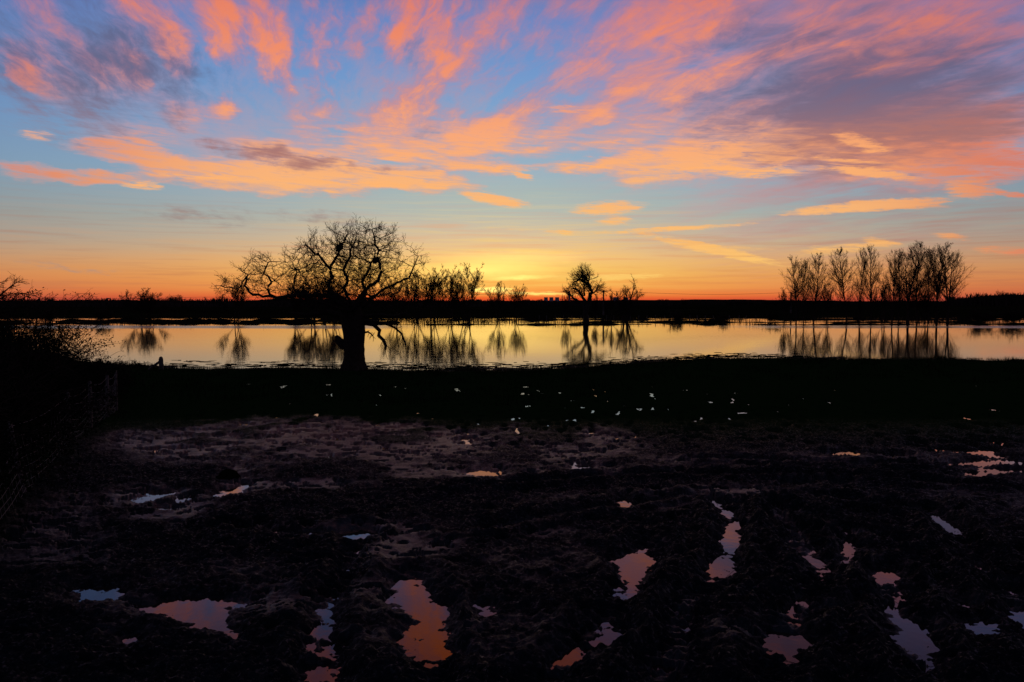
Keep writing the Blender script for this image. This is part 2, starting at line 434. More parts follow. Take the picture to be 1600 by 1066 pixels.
# gradient-free value noise for geometry
def hashn(ix, iy, seed):
    n = (ix.astype(np.int64) * 374761393 + iy.astype(np.int64) * 668265263 + seed * 1442695041) & 0xffffffff
    n = ((n ^ (n >> 13)) * 1274126177) & 0xffffffff
    n = (n ^ (n >> 16)) & 0xffffffff
    return n / 4294967295.0
def vnoise(x, y, seed=0):
    ix = np.floor(x); iy = np.floor(y); fx = x - ix; fy = y - iy
    fx = fx * fx * fx * (fx * (fx * 6 - 15) + 10); fy = fy * fy * fy * (fy * (fy * 6 - 15) + 10)
    a = hashn(ix, iy, seed); b_ = hashn(ix + 1, iy, seed); c = hashn(ix, iy + 1, seed); d = hashn(ix + 1, iy + 1, seed)
    return (a * (1 - fx) + b_ * fx) * (1 - fy) + (c * (1 - fx) + d * fx) * fy
def fbm(x, y, oct=5, seed=0, gain=.5):
    s = 0; a = 1; tot = 0
    for i in range(oct):
        s = s + a * vnoise(x, y, seed + i * 17); tot += a; a *= gain
        x, y = x * 1.93 * .8 - y * 1.93 * .6 + 3.1, x * 1.93 * .6 + y * 1.93 * .8 + 1.7
    return s / tot
def ss(x, a, b):
    t_ = np.clip((x - a) / (b - a), 0, 1); return t_ * t_ * (3 - 2 * t_)

# ------------------------------------------------------------------ ground
MUD = 0.15          # mud level above the flood water (z = 0)
PL = 0.135          # level of water standing in the mud
def seg_dist(X, Y, pl):
    best = np.full(X.shape, 1e9); 
    for (x0, y0), (x1, y1) in zip(pl[:-1], pl[1:]):
        vx, vy = x1 - x0, y1 - y0
        u = np.clip(((X - x0) * vx + (Y - y0) * vy) / (vx * vx + vy * vy + 1e-9), 0, 1)
        best = np.minimum(best, np.hypot(X - x0 - u * vx, Y - y0 - u * vy))
    return best
def inside(X, Y, pl):
    c = np.zeros(X.shape, bool); n = len(pl)
    for i in range(n):
        x0, y0 = pl[i]; x1, y1 = pl[(i + 1) % n]
        hit = ((y0 > Y) != (y1 > Y)) & (X < (x1 - x0) * (Y - y0) / ((y1 - y0) if y1 != y0 else 1e-9) + x0)
        c ^= hit
    return c
A_ = lambda pts, ox, oy: [(x / 2 + ox, y / 2 + oy) for x, y in pts]
LL, LR, MR = (0, 800), (800, 800), (800, 560)
PUD = [
    ('large puddle with a bright orange reflection in the middle foreground', A_([(1250,240),(1290,232),(1330,245),(1350,285),(1405,290),(1405,330),(1395,360),(1412,410),(1400,450),(1350,475),(1320,460),(1325,410),(1300,380),(1300,340),(1270,295),(1238,290),(1228,322),(1218,300),(1225,270)], *LL)),
    ('small hooked puddle just left of the large orange puddle', A_([(1252,398),(1300,410),(1306,440),(1285,462),(1260,455),(1268,432),(1250,412)], *LL)),
    ('little curved orange puddle right of the large orange puddle', A_([(1486,288),(1515,290),(1534,315),(1520,338),(1498,335),(1500,312)], *LL)),
    ('tiny puddle below and right of the large orange puddle', A_([(1432,435),(1460,430),(1488,455),(1465,462),(1440,452)], *LL)),
    ('wide dull red puddle at the lower left', A_([(440,300),(540,272),(640,262),(740,276),(768,290),(712,300),(716,330),(745,370),(768,412),(735,405),(680,385),(620,368),(580,338),(520,326),(450,322)], *LL)),
    ('grey puddle left of the wide dull red puddle', A_([(215,240),(330,232),(345,250),(400,258),(350,278),(262,292),(225,284),(238,258)], *LL)),
    ('narrow red sliver of water in a rut left of the large orange puddle', A_([(1002,305),(1052,288),(1038,320),(1028,350),(1022,402),(998,402),(1010,370),(1014,330)], *LL)),
    ('dull puddle in the rut near the bottom edge', A_([(968,436),(1030,424),(1058,436),(1040,472),(1000,456)], *LL)),
    ('slate blue puddle cut by the bottom edge', A_([(942,490),(1000,480),(1050,498),(1064,550),(920,550)], *LL)),
    ('thin pool just above the large orange puddle', A_([(1238,222),(1340,208),(1312,223),(1245,234)], *LL)),
    ('small grey pool at the far lower left', A_([(360,388),(430,380),(438,410),(398,412)], *LL)),
    ('wedge shaped orange puddle right of centre', A_([(298,152),(370,120),(432,110),(447,160),(422,200),(407,230),(404,270),(350,264),(352,220),(330,182)], *LR)),
    ('long pinkish puddle in the curved wheel rut', A_([(658,132),(690,128),(697,156),(652,176),(647,206),(613,222),(618,180),(640,150)], *LR)),
    ('pale water at the top of the curved wheel rut', A_([(652,90),(678,62),(692,88),(678,120),(664,106)], *LR)),
    ('upright grey puddle shaped like a flame', A_([(1040,74),(1064,90),(1082,150),(1045,192),(1013,160),(1035,140),(1028,100)], *LR)),
    ('slanting grey puddle beside the flame shaped one', A_([(928,145),(960,150),(992,190),(970,198)], *LR)),
    ('small pale pool above the slanting grey puddle', A_([(912,120),(945,117),(968,130),(930,136)], *LR)),
    ('broad dull red puddle at the lower right', A_([(1190,318),(1250,345),(1290,350),(1292,390),(1337,430),(1285,452),(1235,436),(1183,400),(1178,375),(1212,380),(1188,350)], *LR)),
    ('ragged grey red puddle near the right edge', A_([(1428,345),(1470,340),(1520,328),(1553,370),(1510,392),(1460,392),(1433,365)], *LR)),
    ('small red puddle above the ragged one near the right edge', A_([(1388,275),(1440,273),(1467,295),(1430,310),(1393,298)], *LR)),
    ('puddle cut off by the right edge of the picture', A_([(1552,308),(1640,300),(1650,440),(1580,385)], *LR)),
    ('flat dull red puddle low in the right half', A_([(788,426),(820,390),(880,386),(940,400),(958,426),(900,434),(880,442),(820,432)], *LR)),
    ('small pool above the broad dull red puddle', A_([(1232,266),(1265,254),(1297,268),(1250,287)], *LR)),
    ('little orange pool below the wedge shaped puddle', A_([(252,400),(300,370),(342,380),(318,420),(280,416)], *LR)),
    ('pale three cornered puddle right of the flame shaped one', A_([(1128,195),(1165,172),(1217,180),(1210,206),(1160,222)], *LR)),
    ('tiny orange pool near the bottom below the wedge puddle', A_([(158,466),(185,443),(192,470),(170,482)], *LR)),
    ('string of water in a shallow rut at lower right', A_([(983,316),(1030,295),(1087,270),(1080,287),(1050,302),(1010,322)], *LR)),
    ('pale streak of water in the straight rut at right', A_([(1298,0),(1330,12),(1390,55),(1370,64),(1338,42)], *LR)),
    ('pale flat puddle in the middle distance at right', A_([(975,302),(1040,289),(1108,298),(1070,305),(1015,304)], *MR)),
    ('thin line of water beside the pale flat puddle', A_([(1128,299),(1215,301),(1225,305),(1135,305)], *MR)),
    ('long bright rut of water, farthest of three at the right edge', A_([(1292,286),(1380,285),(1480,296),(1535,310),(1500,311),(1420,300),(1340,294)], *MR)),
    ('long bright rut of water, middle one of three at the right edge', A_([(1365,333),(1440,321),(1640,318),(1640,331),(1540,336),(1440,336)], *MR)),
    ('long bright rut of water, nearest of three at the right edge', A_([(1380,371),(1450,354),(1640,345),(1640,358),(1540,366)], *MR)),
    ('thin pink streak of water left of the three bright ruts', A_([(1075,341),(1150,334),(1310,337),(1290,343),(1180,342),(1090,345)], *MR)),
    ('flat pink puddle near the right centre', A_([(845,391),(932,391),(928,403),(855,401)], *MR)),
    ('thin pink puddle right of the flat pink one', A_([(950,384),(1050,393),(1035,400),(960,390)], *MR)),
    ('long grey puddle below the flat pink one', A_([(955,437),(1030,433),(1108,440),(1085,447),(970,445)], *MR)),
    ('bright white puddle right of centre', A_([(328,452),(350,440),(388,456),(345,472),(331,466)], *MR)),
    ('small bright puddle on the near edge of the smooth mud', A_([(196,339),(245,339),(252,349),(205,349)], *MR)),
    ('thin pale arc of water in the curved wheel rut', A_([(580,444),(650,463),(682,490),(694,530),(692,600),(684,600),(684,530),(675,505),(655,480),(600,457)], *MR)),
    ('orange puddle on the near edge of the smooth mud', A_([(1448,358),(1500,351),(1568,354),(1530,371),(1480,369)], 0, 560)),
    ('pale puddle on the left part of the mud', A_([(430,440),(480,425),(560,408),(550,420),(480,445),(430,462)], 0, 560)),
    ('ragged pale puddle beside the dark clod', A_([(650,430),(700,412),(760,402),(740,425),(690,440)], 0, 560)),
    ('pale line of water in the left middle foreground', A_([(930,66),(1060,66),(1140,60),(1180,72),(1110,82),(1000,80)], *LL)),
    ('pale fleck of water near the left middle foreground', A_([(835,52),(880,60),(900,74),(860,72)], *LL)),
]
PUDW = [(lab, [on_ground(x, y, PL) for x, y in pl]) for lab, pl in PUD]
shore_px = [(-400, 540), (0, 556), (150, 568), (250, 573), (330, 575), (450, 573), (600, 575), (700, 577), (800, 576), (880, 573), (960, 568), (1030, 563), (1100, 559), (1200, 558.5), (1300, 559.5), (1450, 560), (1600, 562), (2000, 566)]
sh_x = np.array([(x - 800) / FPX for x, y in shore_px]); sh_d = np.array([on_ground(800, y, 0)[1] for x, y in shore_px])
RUTS = [[(1095, 775), (1130, 790), (1142, 830), (1130, 870), (1110, 910), (1080, 960), (1050, 1066)],
        [(1330, 790), (1450, 800), (1500, 850), (1550, 900), (1610, 960)], [(1200, 790), (1255, 840), (1280, 890), (1240, 980), (1200, 1066)],
        [(1000, 850), (985, 900), (950, 985), (890, 1040), (850, 1080)], [(560, 830), (520, 930), (505, 1066)], [(640, 900), (670, 960), (680, 1066)],
        [(700, 765), (1000, 745), (1300, 745), (1600, 770)], [(760, 830), (900, 800), (1060, 780), (1200, 790), (1400, 850)], [(1100, 720), (1350, 728), (1600, 735)],
        [(1380, 900), (1420, 970), (1460, 1066)]]
RUTW = [[on_ground(x, y) for x, y in r] for r in RUTS]
WET = [(480, 695, 340, 42, .72), (230, 690, 80, 26, .5), (700, 738, 170, 16, 1.0), (860, 700, 180, 40, .45), (240, 790, 100, 30, .8), (385, 750, 60, 26, .8),
       (640, 850, 130, 34, .9), (590, 830, 120, 12, .8), (850, 870, 110, 60, .55), (320, 930, 240, 50, .55), (950, 790, 150, 22, .6), (60, 860, 110, 80, .42),
       (1120, 775, 120, 14, .6), (640, 920, 130, 60, .45), (1000, 730, 160, 20, .35), (500, 760, 110, 10, .6), (1350, 720, 260, 12, .3), (700, 1000, 220, 60, .25),
       (1560, 770, 120, 60, .22), (1160, 1010, 60, 40, .3), (100, 800, 60, 30, .3)]
FENCE_B = [(44, 777), (108, 700), (142, 672), (168, 655), (182, 645)]
fence_pts = [on_ground(x, y) for x, y in FENCE_B]
fdir = np.array(fence_pts[1]) - np.array(fence_pts[0]); fdir /= np.linalg.norm(fdir)
fence_pts = [tuple(np.array(fence_pts[0]) - fdir * 8.0), tuple(np.array(fence_pts[0]) - fdir * 4.0)] + fence_pts
fpx = np.array([p[0] for p in fence_pts]); fpy = np.array([p[1] for p in fence_pts])

def field(X, Y):
    """heights, wetness and turf cover at ground points"""
    A = X / np.maximum(Y, 1.0)
    D = Y
    shd = np.interp(A, sh_x, sh_d)
    # picture rows of the points, used to lay out zones measured from the photograph
    py = 533.0 - FPX * np.tan(np.arctan2(MUD - CAM_Z, Y) + PITCH)
    px = 800.0 + A * FPX * 1.0
    toshore = shd - D
    edge_n = fbm(X * .45, Y * 1.0, 5, 3, .6) - .5
    base = MUD * ss(toshore, -1.0, 5.0) + (toshore < 0) * np.maximum(toshore, -12) * 0.035
    base = base + edge_n * 0.30 * ss(np.abs(toshore), 7, 0) * 0.9
    base = base - 0.02 * ss(toshore, 3.0, 0.0)
    # churned clods
    clod = fbm(X * 2.6, Y * 2.6, 5, 11, .58)
    ridge = 1 - np.abs(fbm(X * 1.1, Y * 1.6, 4, 40, .55) * 2 - 1)
    fine = fbm(X * 11, Y * 11, 3, 23, .6)
    wetm = np.zeros(X.shape)
    for x, y, a, c, s in WET:
        wetm = np.maximum(wetm, s * ss(np.sqrt(((px - x) / a) ** 2 + ((py - y) / c) ** 2), 1.25, .45))
    wn = fbm(X * .9, Y * .9, 5, 77, .6)
    wetm = np.clip(wetm * (0.25 + 1.5 * ss(wn, .36, .62)), 0, 1)
    smoothz = np.clip(np.maximum(wetm, 0), 0, 1)
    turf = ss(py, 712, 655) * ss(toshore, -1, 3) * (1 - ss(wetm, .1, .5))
    grassy = ss(py, 640, 585)
    rough = (1 - .80 * smoothz) * (1 - .35 * grassy)
    dist = np.full(X.shape, 9.)
    b1 = np.abs(vnoise(X * 5.5, Y * 5.5, 51) * 2 - 1); b2 = np.abs(vnoise(X * 12.5 + 3, Y * 12.5, 52) * 2 - 1); b3 = np.abs(vnoise(X * 27, Y * 27, 53) * 2 - 1)
    lump = ((clod - .38) * .12 + (.5 - b1) * .045 * (clod > 0) + (.5 - b2) * .035 + (.5 - b3) * .020 + (ridge - .8) * .03 + .01) * (1 - .6 * ss(D, 13, 24))
    z = base + 0.03 * ss(toshore, 2, 8) * 1.0 + np.maximum(lump, -0.01) * rough * ss(toshore, 0, 6)
    # wheel ruts with cleat marks
    rutm = np.zeros(X.shape)
    for r in RUTW:
        xs = [p[0] for p in r]; ys = [p[1] for p in r]
        mk = (X > min(xs) - 1.2) & (X < max(xs) + 1.2) & (Y > min(ys) - 1.2) & (Y < max(ys) + 1.2)
        if not mk.any(): continue
        d = seg_dist(X[mk] + (wn[mk] - .5) * .5, Y[mk], r)
        cle = .5 + .5 * np.sin((X[mk] * .6 + Y[mk]) * 34 + d * 14)
        dz_ = -0.08 * ss(d, .24, .08) + .055 * ss(np.abs(d - .36), .16, .0) + .045 * cle * ss(d, .26, .15)
        z[mk] += dz_ * (1 - .5 * ss(wetm[mk], .4, .9))
        wetm[mk] = np.maximum(wetm[mk], .8 * ss(d, .15, .06) * ss(wn[mk], .40, .58))
        lw = ss(d, .09, .03) * ss(wn[mk], .50, .56) * ss(D[mk], 10.5, 12.5)
        z[mk] = z[mk] * (1 - lw) + (PL - .02) * lw
    # pools
    jag = ((fbm(X * 5.5, Y * 5.5, 4, 91, .6) - .5) * .40 + (fbm(X * 19, Y * 15, 3, 93, .65) - .5) * .26) * np.clip(D / 11, .6, 1.6)
    for lab, pl in PUDW:
        xs = [p[0] for p in pl]; ys = [p[1] for p in pl]
        mk = (X > min(xs) - .8) & (X < max(xs) + .8) & (Y > min(ys) - .8) & (Y < max(ys) + .8)
        if not mk.any(): continue
        x_, y_ = X[mk], Y[mk]
        d = seg_dist(x_, y_, pl + pl[:1]) * np.where(inside(x_, y_, pl), -1, 1) + jag[mk] * .55
        d = d - .009 * np.maximum(D[mk] - 9, 0)
        w = ss(d, .20, -.14)
        z[mk] = z[mk] * (1 - w) + (PL - .040 + .55 * np.clip(lump[mk], -.03, .05)) * w
        wetm[mk] = np.maximum(wetm[mk], .35 * ss(d, .40, .05) * ss(fine[mk], .40, .65))
    # small flecks of standing water
    for (cx, cy, rx, ry) in FLECKS:
        mk = (np.abs(X - cx) < rx * 2.6) & (np.abs(Y - cy) < ry * 2.6)
        if not mk.any(): continue
        d = np.sqrt(((X[mk] - cx) / rx) ** 2 + ((Y[mk] - cy) / ry) ** 2) + jag[mk] * .9
        w = ss(d, 1.9, .8)
        z[mk] = z[mk] * (1 - w) + (PL - .05) * w
    # flat film water at places in the smooth mud
    film = ss(wetm, .25, .7) * ss(fbm(X * 3.4, Y * 6.5, 6, 131, .70), .545, .60) * (D < 26)
    z = z * (1 - film) + (PL - .012) * film
    # bank under the hedge on the left, behind the fence
    fx = np.interp(Y, fpy, fpx)
    fx = np.where(Y > fpy[-1], fpx[-1] - (Y - fpy[-1]) * .55, fx)
    beh = fx - X
    z = z + .55 * ss(beh, .1, 2.2) * ss(toshore, -2, 4)
    turf = np.maximum(turf, ss(beh, -.5, .6))
    wetm = wetm * (1 - ss(beh, -.3, .6))
    return z, wetm, turf

rs = np.random.RandomState(7)
FLECKS = []
def flecks(n, x0, x1, y0, y1, s0, s1):
    for _ in range(n):
        px_, py_ = rs.uniform(x0, x1), rs.uniform(y0, y1)
        gx, gy = on_ground(px_, py_, PL)
        w = rs.uniform(s0, s1)
        FLECKS.append((gx, gy, w * gy / FPX, max(w * .24, 1.25) * gy * gy / (FPX * 3.06)))
flecks(90, 780, 1180, 612, 695, 2, 4.5)
flecks(170, 800, 1600, 604, 705, 1.5, 4.5)
flecks(30, 1050, 1600, 640, 705, 4, 9)
flecks(40, 600, 900, 600, 680, 2, 6)
flecks(30, 700, 900, 640, 700, 2, 7)
flecks(70, 270, 600, 600, 665, 2, 6)
flecks(40, 560, 1250, 760, 1000, 3, 9)
flecks(30, 60, 600, 860, 1050, 3, 10)
flecks(40, 1250, 1600, 760, 1050, 3, 9)
flecks(14, 560, 720, 600, 640, 2, 4)
flecks(34, 1100, 1590, 620, 700, 2, 6)
flecks(12, 1340, 1600, 690, 712, 4, 12)
flecks(16, 130, 420, 780, 830, 4, 12)
flecks(20, 330, 640, 800, 900, 4, 11)
flecks(20, 800, 1250, 730, 800, 3, 9)
flecks(10, 1250, 1590, 800, 880, 4, 9)

rows_q = np.arange((CAM_Z - MUD) * FPX / 4.6, (CAM_Z - MUD) * FPX / 72.0, -1.55)
ys = (CAM_Z - MUD) * FPX / rows_q
as_ = np.linspace(-.80, .80, 1150)
YY, AA = np.meshgrid(ys, as_, indexing='ij')
XX = AA * YY
ZZ, WW, TT = field(XX.copy(), YY.copy())
nr, nc = XX.shape
idx = np.arange(nr * nc).reshape(nr, nc)
F = np.stack([idx[:-1, :-1], idx[:-1, 1:], idx[1:, 1:], idx[1:, :-1]], -1).reshape(-1, 4)
me = mesh_np('muddy_field', np.stack([XX, YY, ZZ], -1).reshape(-1, 3), F, True)
for nm, arr in (('wet', WW), ('turf', TT)):
    at_ = me.attributes.new(nm, 'FLOAT', 'POINT'); at_.data.foreach_set('value', arr.ravel().astype(np.float32))
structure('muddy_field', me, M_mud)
# land beside and behind the camera
s = Soup()
def flat(soup, pts, z): 
    soup.add([(x, y, z) for x, y in pts], [[0, 1, 2, 3]])
flat(s, [(-60, -60), (60, -60), (60, 4.75), (-60, 4.75)], .11)
flat(s, [(-60, 4.75), (-3.7, 4.75), (-33, 42), (-60, 42)], .09)
flat(s, [(3.7, 4.75), (60, 4.75), (60, 42), (33, 42)], .09)
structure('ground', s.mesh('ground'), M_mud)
# lake bed and flood water
s = Soup(); flat(s, [(-9000, 60), (9000, 60), (9000, 9000), (-9000, 9000)], -.7)
structure('lake_bed', s.mesh('lake_bed'), M_bank)
s = Soup(); flat(s, [(-420, 26), (420, 26), (420, 300), (-420, 300)], 0.0)
structure('flood_water', s.mesh('flood_water'), M_lake)
# standing water in the mud
def convex(P0_):
    P_ = sorted(set(P0_)); 
    def half(pts):
        h = []
        for p in pts:
            while len(h) > 1 and (h[-1][0] - h[-2][0]) * (p[1] - h[-2][1]) - (h[-1][1] - h[-2][1]) * (p[0] - h[-2][0]) <= 0: h.pop()
            h.append(p)
        return h
    a = half(P_); b_ = half(P_[::-1]); return a[:-1] + b_[:-1]
npud = 0
for lab, pl in PUDW:
    hull = convex(pl); c = np.mean(np.array(hull), 0)
    V = []; npud += 1
    for x, y in hull:
        v = np.array((x, y)) - c; l = np.linalg.norm(v) + 1e-6
        p = c + v * (1 + .20 / l); V.append((p[0], p[1], PL - .0005 * npud * .12))
    pm = bpy.data.meshes.new('puddle')
    pm.from_pydata(V, [], [tuple(range(len(V)))]); pm.update()
    o = structure('puddle', pm, M_pud); o['label'] = lab; o['group'] = 'puddles in the churned mud'
s = Soup(); flat(s, [(-3.2, 4.6), (3.2, 4.6), (25, 33), (-13, 33)], PL - .004)
o = structure('puddle_water', s.mesh('puddle_water'), M_pud)

# far bank, field and hills
def strip(name, x0, x1, nx, ylist, zf, mat, kind=True):
    xs = np.linspace(x0, x1, nx); Yg, Xg = np.meshgrid(np.array(ylist, float), xs, indexing='ij')
    sc_ = Yg / ylist[0]
    Xw = Xg * sc_
    Z = zf(Xw, Yg)
    n, m = Xw.shape; ix = np.arange(n * m).reshape(n, m)
    F_ = np.stack([ix[:-1, :-1], ix[:-1, 1:], ix[1:, 1:], ix[1:, :-1]], -1).reshape(-1, 4)
    mm = mesh_np(name, np.stack([Xw, Yg, Z], -1).reshape(-1, 3), F_, True)
    return structure(name, mm, mat)
def zfar(X, Y):
    e = (fbm(X * .05, Y * .3, 4, 9, .6) - .5) * 1.2
    return -.35 + .75 * ss(Y + e * 8, 158, 176) + .25 * ss(Y, 180, 320) + .35 * ss(Y, 158, 176) * (fbm(X * .3, Y * .4, 3, 19) - .5) * ss(Y, 400, 180)
strip('far_field', -170, 170, 700, [150, 154, 157, 160, 163, 166, 170, 175, 182, 200, 260, 400, 700, 1500, 4000, 12000], zfar, M_field)
def hill(name, Y, prof, mat=M_hill):
    """ridge across the view; prof: photo px of its skyline"""
    xs = np.linspace(prof[0][0], prof[-1][0], 260)
    tops = np.interp(xs, [p[0] for p in prof], [p[1] for p in prof])
    tops = tops + (fbm(xs * .05, xs * 0, 4, int(Y) % 97, .6) - .5) * 1.6
    P_ = np.array([list(at(a, b_, Y)) for a, b_ in zip(xs, tops)])
    V = []; n = len(P_)
    for k, (dy, f) in enumerate(((-.35, 0), (-.2, .55), (-.08, .9), (0, 1), (.1, .8), (.3, .0))):
        q = P_.copy(); sc_ = 1 + dy; q[:, 1] *= sc_; q[:, 0] *= sc_
        q[:, 2] = .3 + (P_[:, 2] - .3) * f; V.append(q)
    V = np.array(V); ix = np.arange(V.shape[0] * n).reshape(V.shape[0], n)
    F_ = np.stack([ix[:-1, :-1], ix[:-1, 1:], ix[1:, 1:], ix[1:, :-1]], -1).reshape(-1, 4)
    o = structure(name, mesh_np(name, V.reshape(-1, 3), F_, True), mat)
hill('hills', 6500, [(-500, 473), (-100, 470), (300, 470), (600, 471), (900, 469.5), (1050, 468.5), (1180, 468), (1260, 470), (1500, 471), (2000, 470), (2200, 473)])
hill('hill', 2600, [(20, 473), (80, 470), (150, 469), (190, 468.5), (240, 470), (330, 472), (400, 473.5)])
hill('hill', 900, [(1460, 473), (1500, 467), (1540, 462), (1580, 460.5), (1640, 460), (1720, 459), (1900, 462), (2100, 473)])
hill('hill', 1100, [(330, 473), (400, 469), (440, 466), (480, 467), (560, 469), (640, 470), (720, 473)])

# narrow flooded bank lines in front of the far shore
def bankline(x0, x1, py, Y, h, wid, seed):
    xs = np.linspace(x0, x1, 420)
    P_ = np.array([list(at(x, py, Y)) for x in xs])
    Xw = P_[:, 0]; zt = h * (fbm(Xw * .22, Xw * 0 + seed, 4, seed, .65) * 2.2 - .72)
    off = (fbm(Xw * .06, Xw * 0 + 3., 3, seed + 5) - .5) * 6
    V = []
    for k, f in ((-1, -1.2), (-.5, .4), (0, 1), (.5, .5), (1, -1.2)):
        z = np.where(f > 0, zt * f, -.4)
        V.append(np.stack([Xw, Y + off + k * wid, z], 1))
    V = np.array(V); n = len(Xw); ix = np.arange(5 * n).reshape(5, n)
    F_ = np.stack([ix[:-1, :-1], ix[:-1, 1:], ix[1:, 1:], ix[1:, :-1]], -1).reshape(-1, 4)
    structure('flooded_bank', mesh_np('flooded_bank', V.reshape(-1, 3), F_, True), M_bank)
bankline(540, 1720, 506, 117, .34, 2.6, 3)
bankline(-120, 620, 506, 124, .50, 5.0, 8)
bankline(900, 1720, 503, 129, .34, 3.0, 13)
bankline(-120, 560, 503, 138, .60, 7.0, 21)
bankline(500, 1720, 501, 149, .40, 3.0, 34)

# ------------------------------------------------------------------ trees
def unit(v): return v / (np.linalg.norm(v, axis=-1, keepdims=True) + 1e-9)
def grow(st_, di, ln, r0, r1, nseg, wig, up, rng):
    N = len(st_); pts = np.empty((N, nseg + 1, 3)); pts[:, 0] = st_
    d = unit(di)
    for k in range(nseg):
        d = unit(d + rng.normal(0, wig, (N, 3)) + np.array([0, 0, up]))
        pts[:, k + 1] = pts[:, k] + d * (ln / nseg)[:, None]
    f = np.linspace(0, 1, nseg + 1)[None]
    rad = r0[:, None] * (1 - f) + r1[:, None] * f
    return pts, rad
def kids(pts, rad, n, t0, t1, ang, rng, lnf, rf):
    """n children along each branch; returns starts, dirs, relative place, parent index"""
    N, K, _ = pts.shape
    tpos = rng.uniform(t0, t1, (N, n)); kk = tpos * (K - 1); i0 = np.minimum(kk.astype(int), K - 2); fr = (kk - i0)[..., None]
    ar = np.arange(N)[:, None]
    p = pts[ar, i0] * (1 - fr) + pts[ar, i0 + 1] * fr
    d = unit(pts[ar, i0 + 1] - pts[ar, i0])
    r = rad[ar, i0] * (1 - fr[..., 0]) + rad[ar, i0 + 1] * fr[..., 0]
    rnd = rng.normal(0, 1, (N, n, 3)); perp = unit(rnd - (rnd * d).sum(-1, keepdims=True) * d)
    a = rng.uniform(ang[0], ang[1], (N, n, 1))
    dd = unit(d * np.cos(a) + perp * np.sin(a))
    return p.reshape(-1, 3), dd.reshape(-1, 3), tpos.reshape(-1), r.reshape(-1)

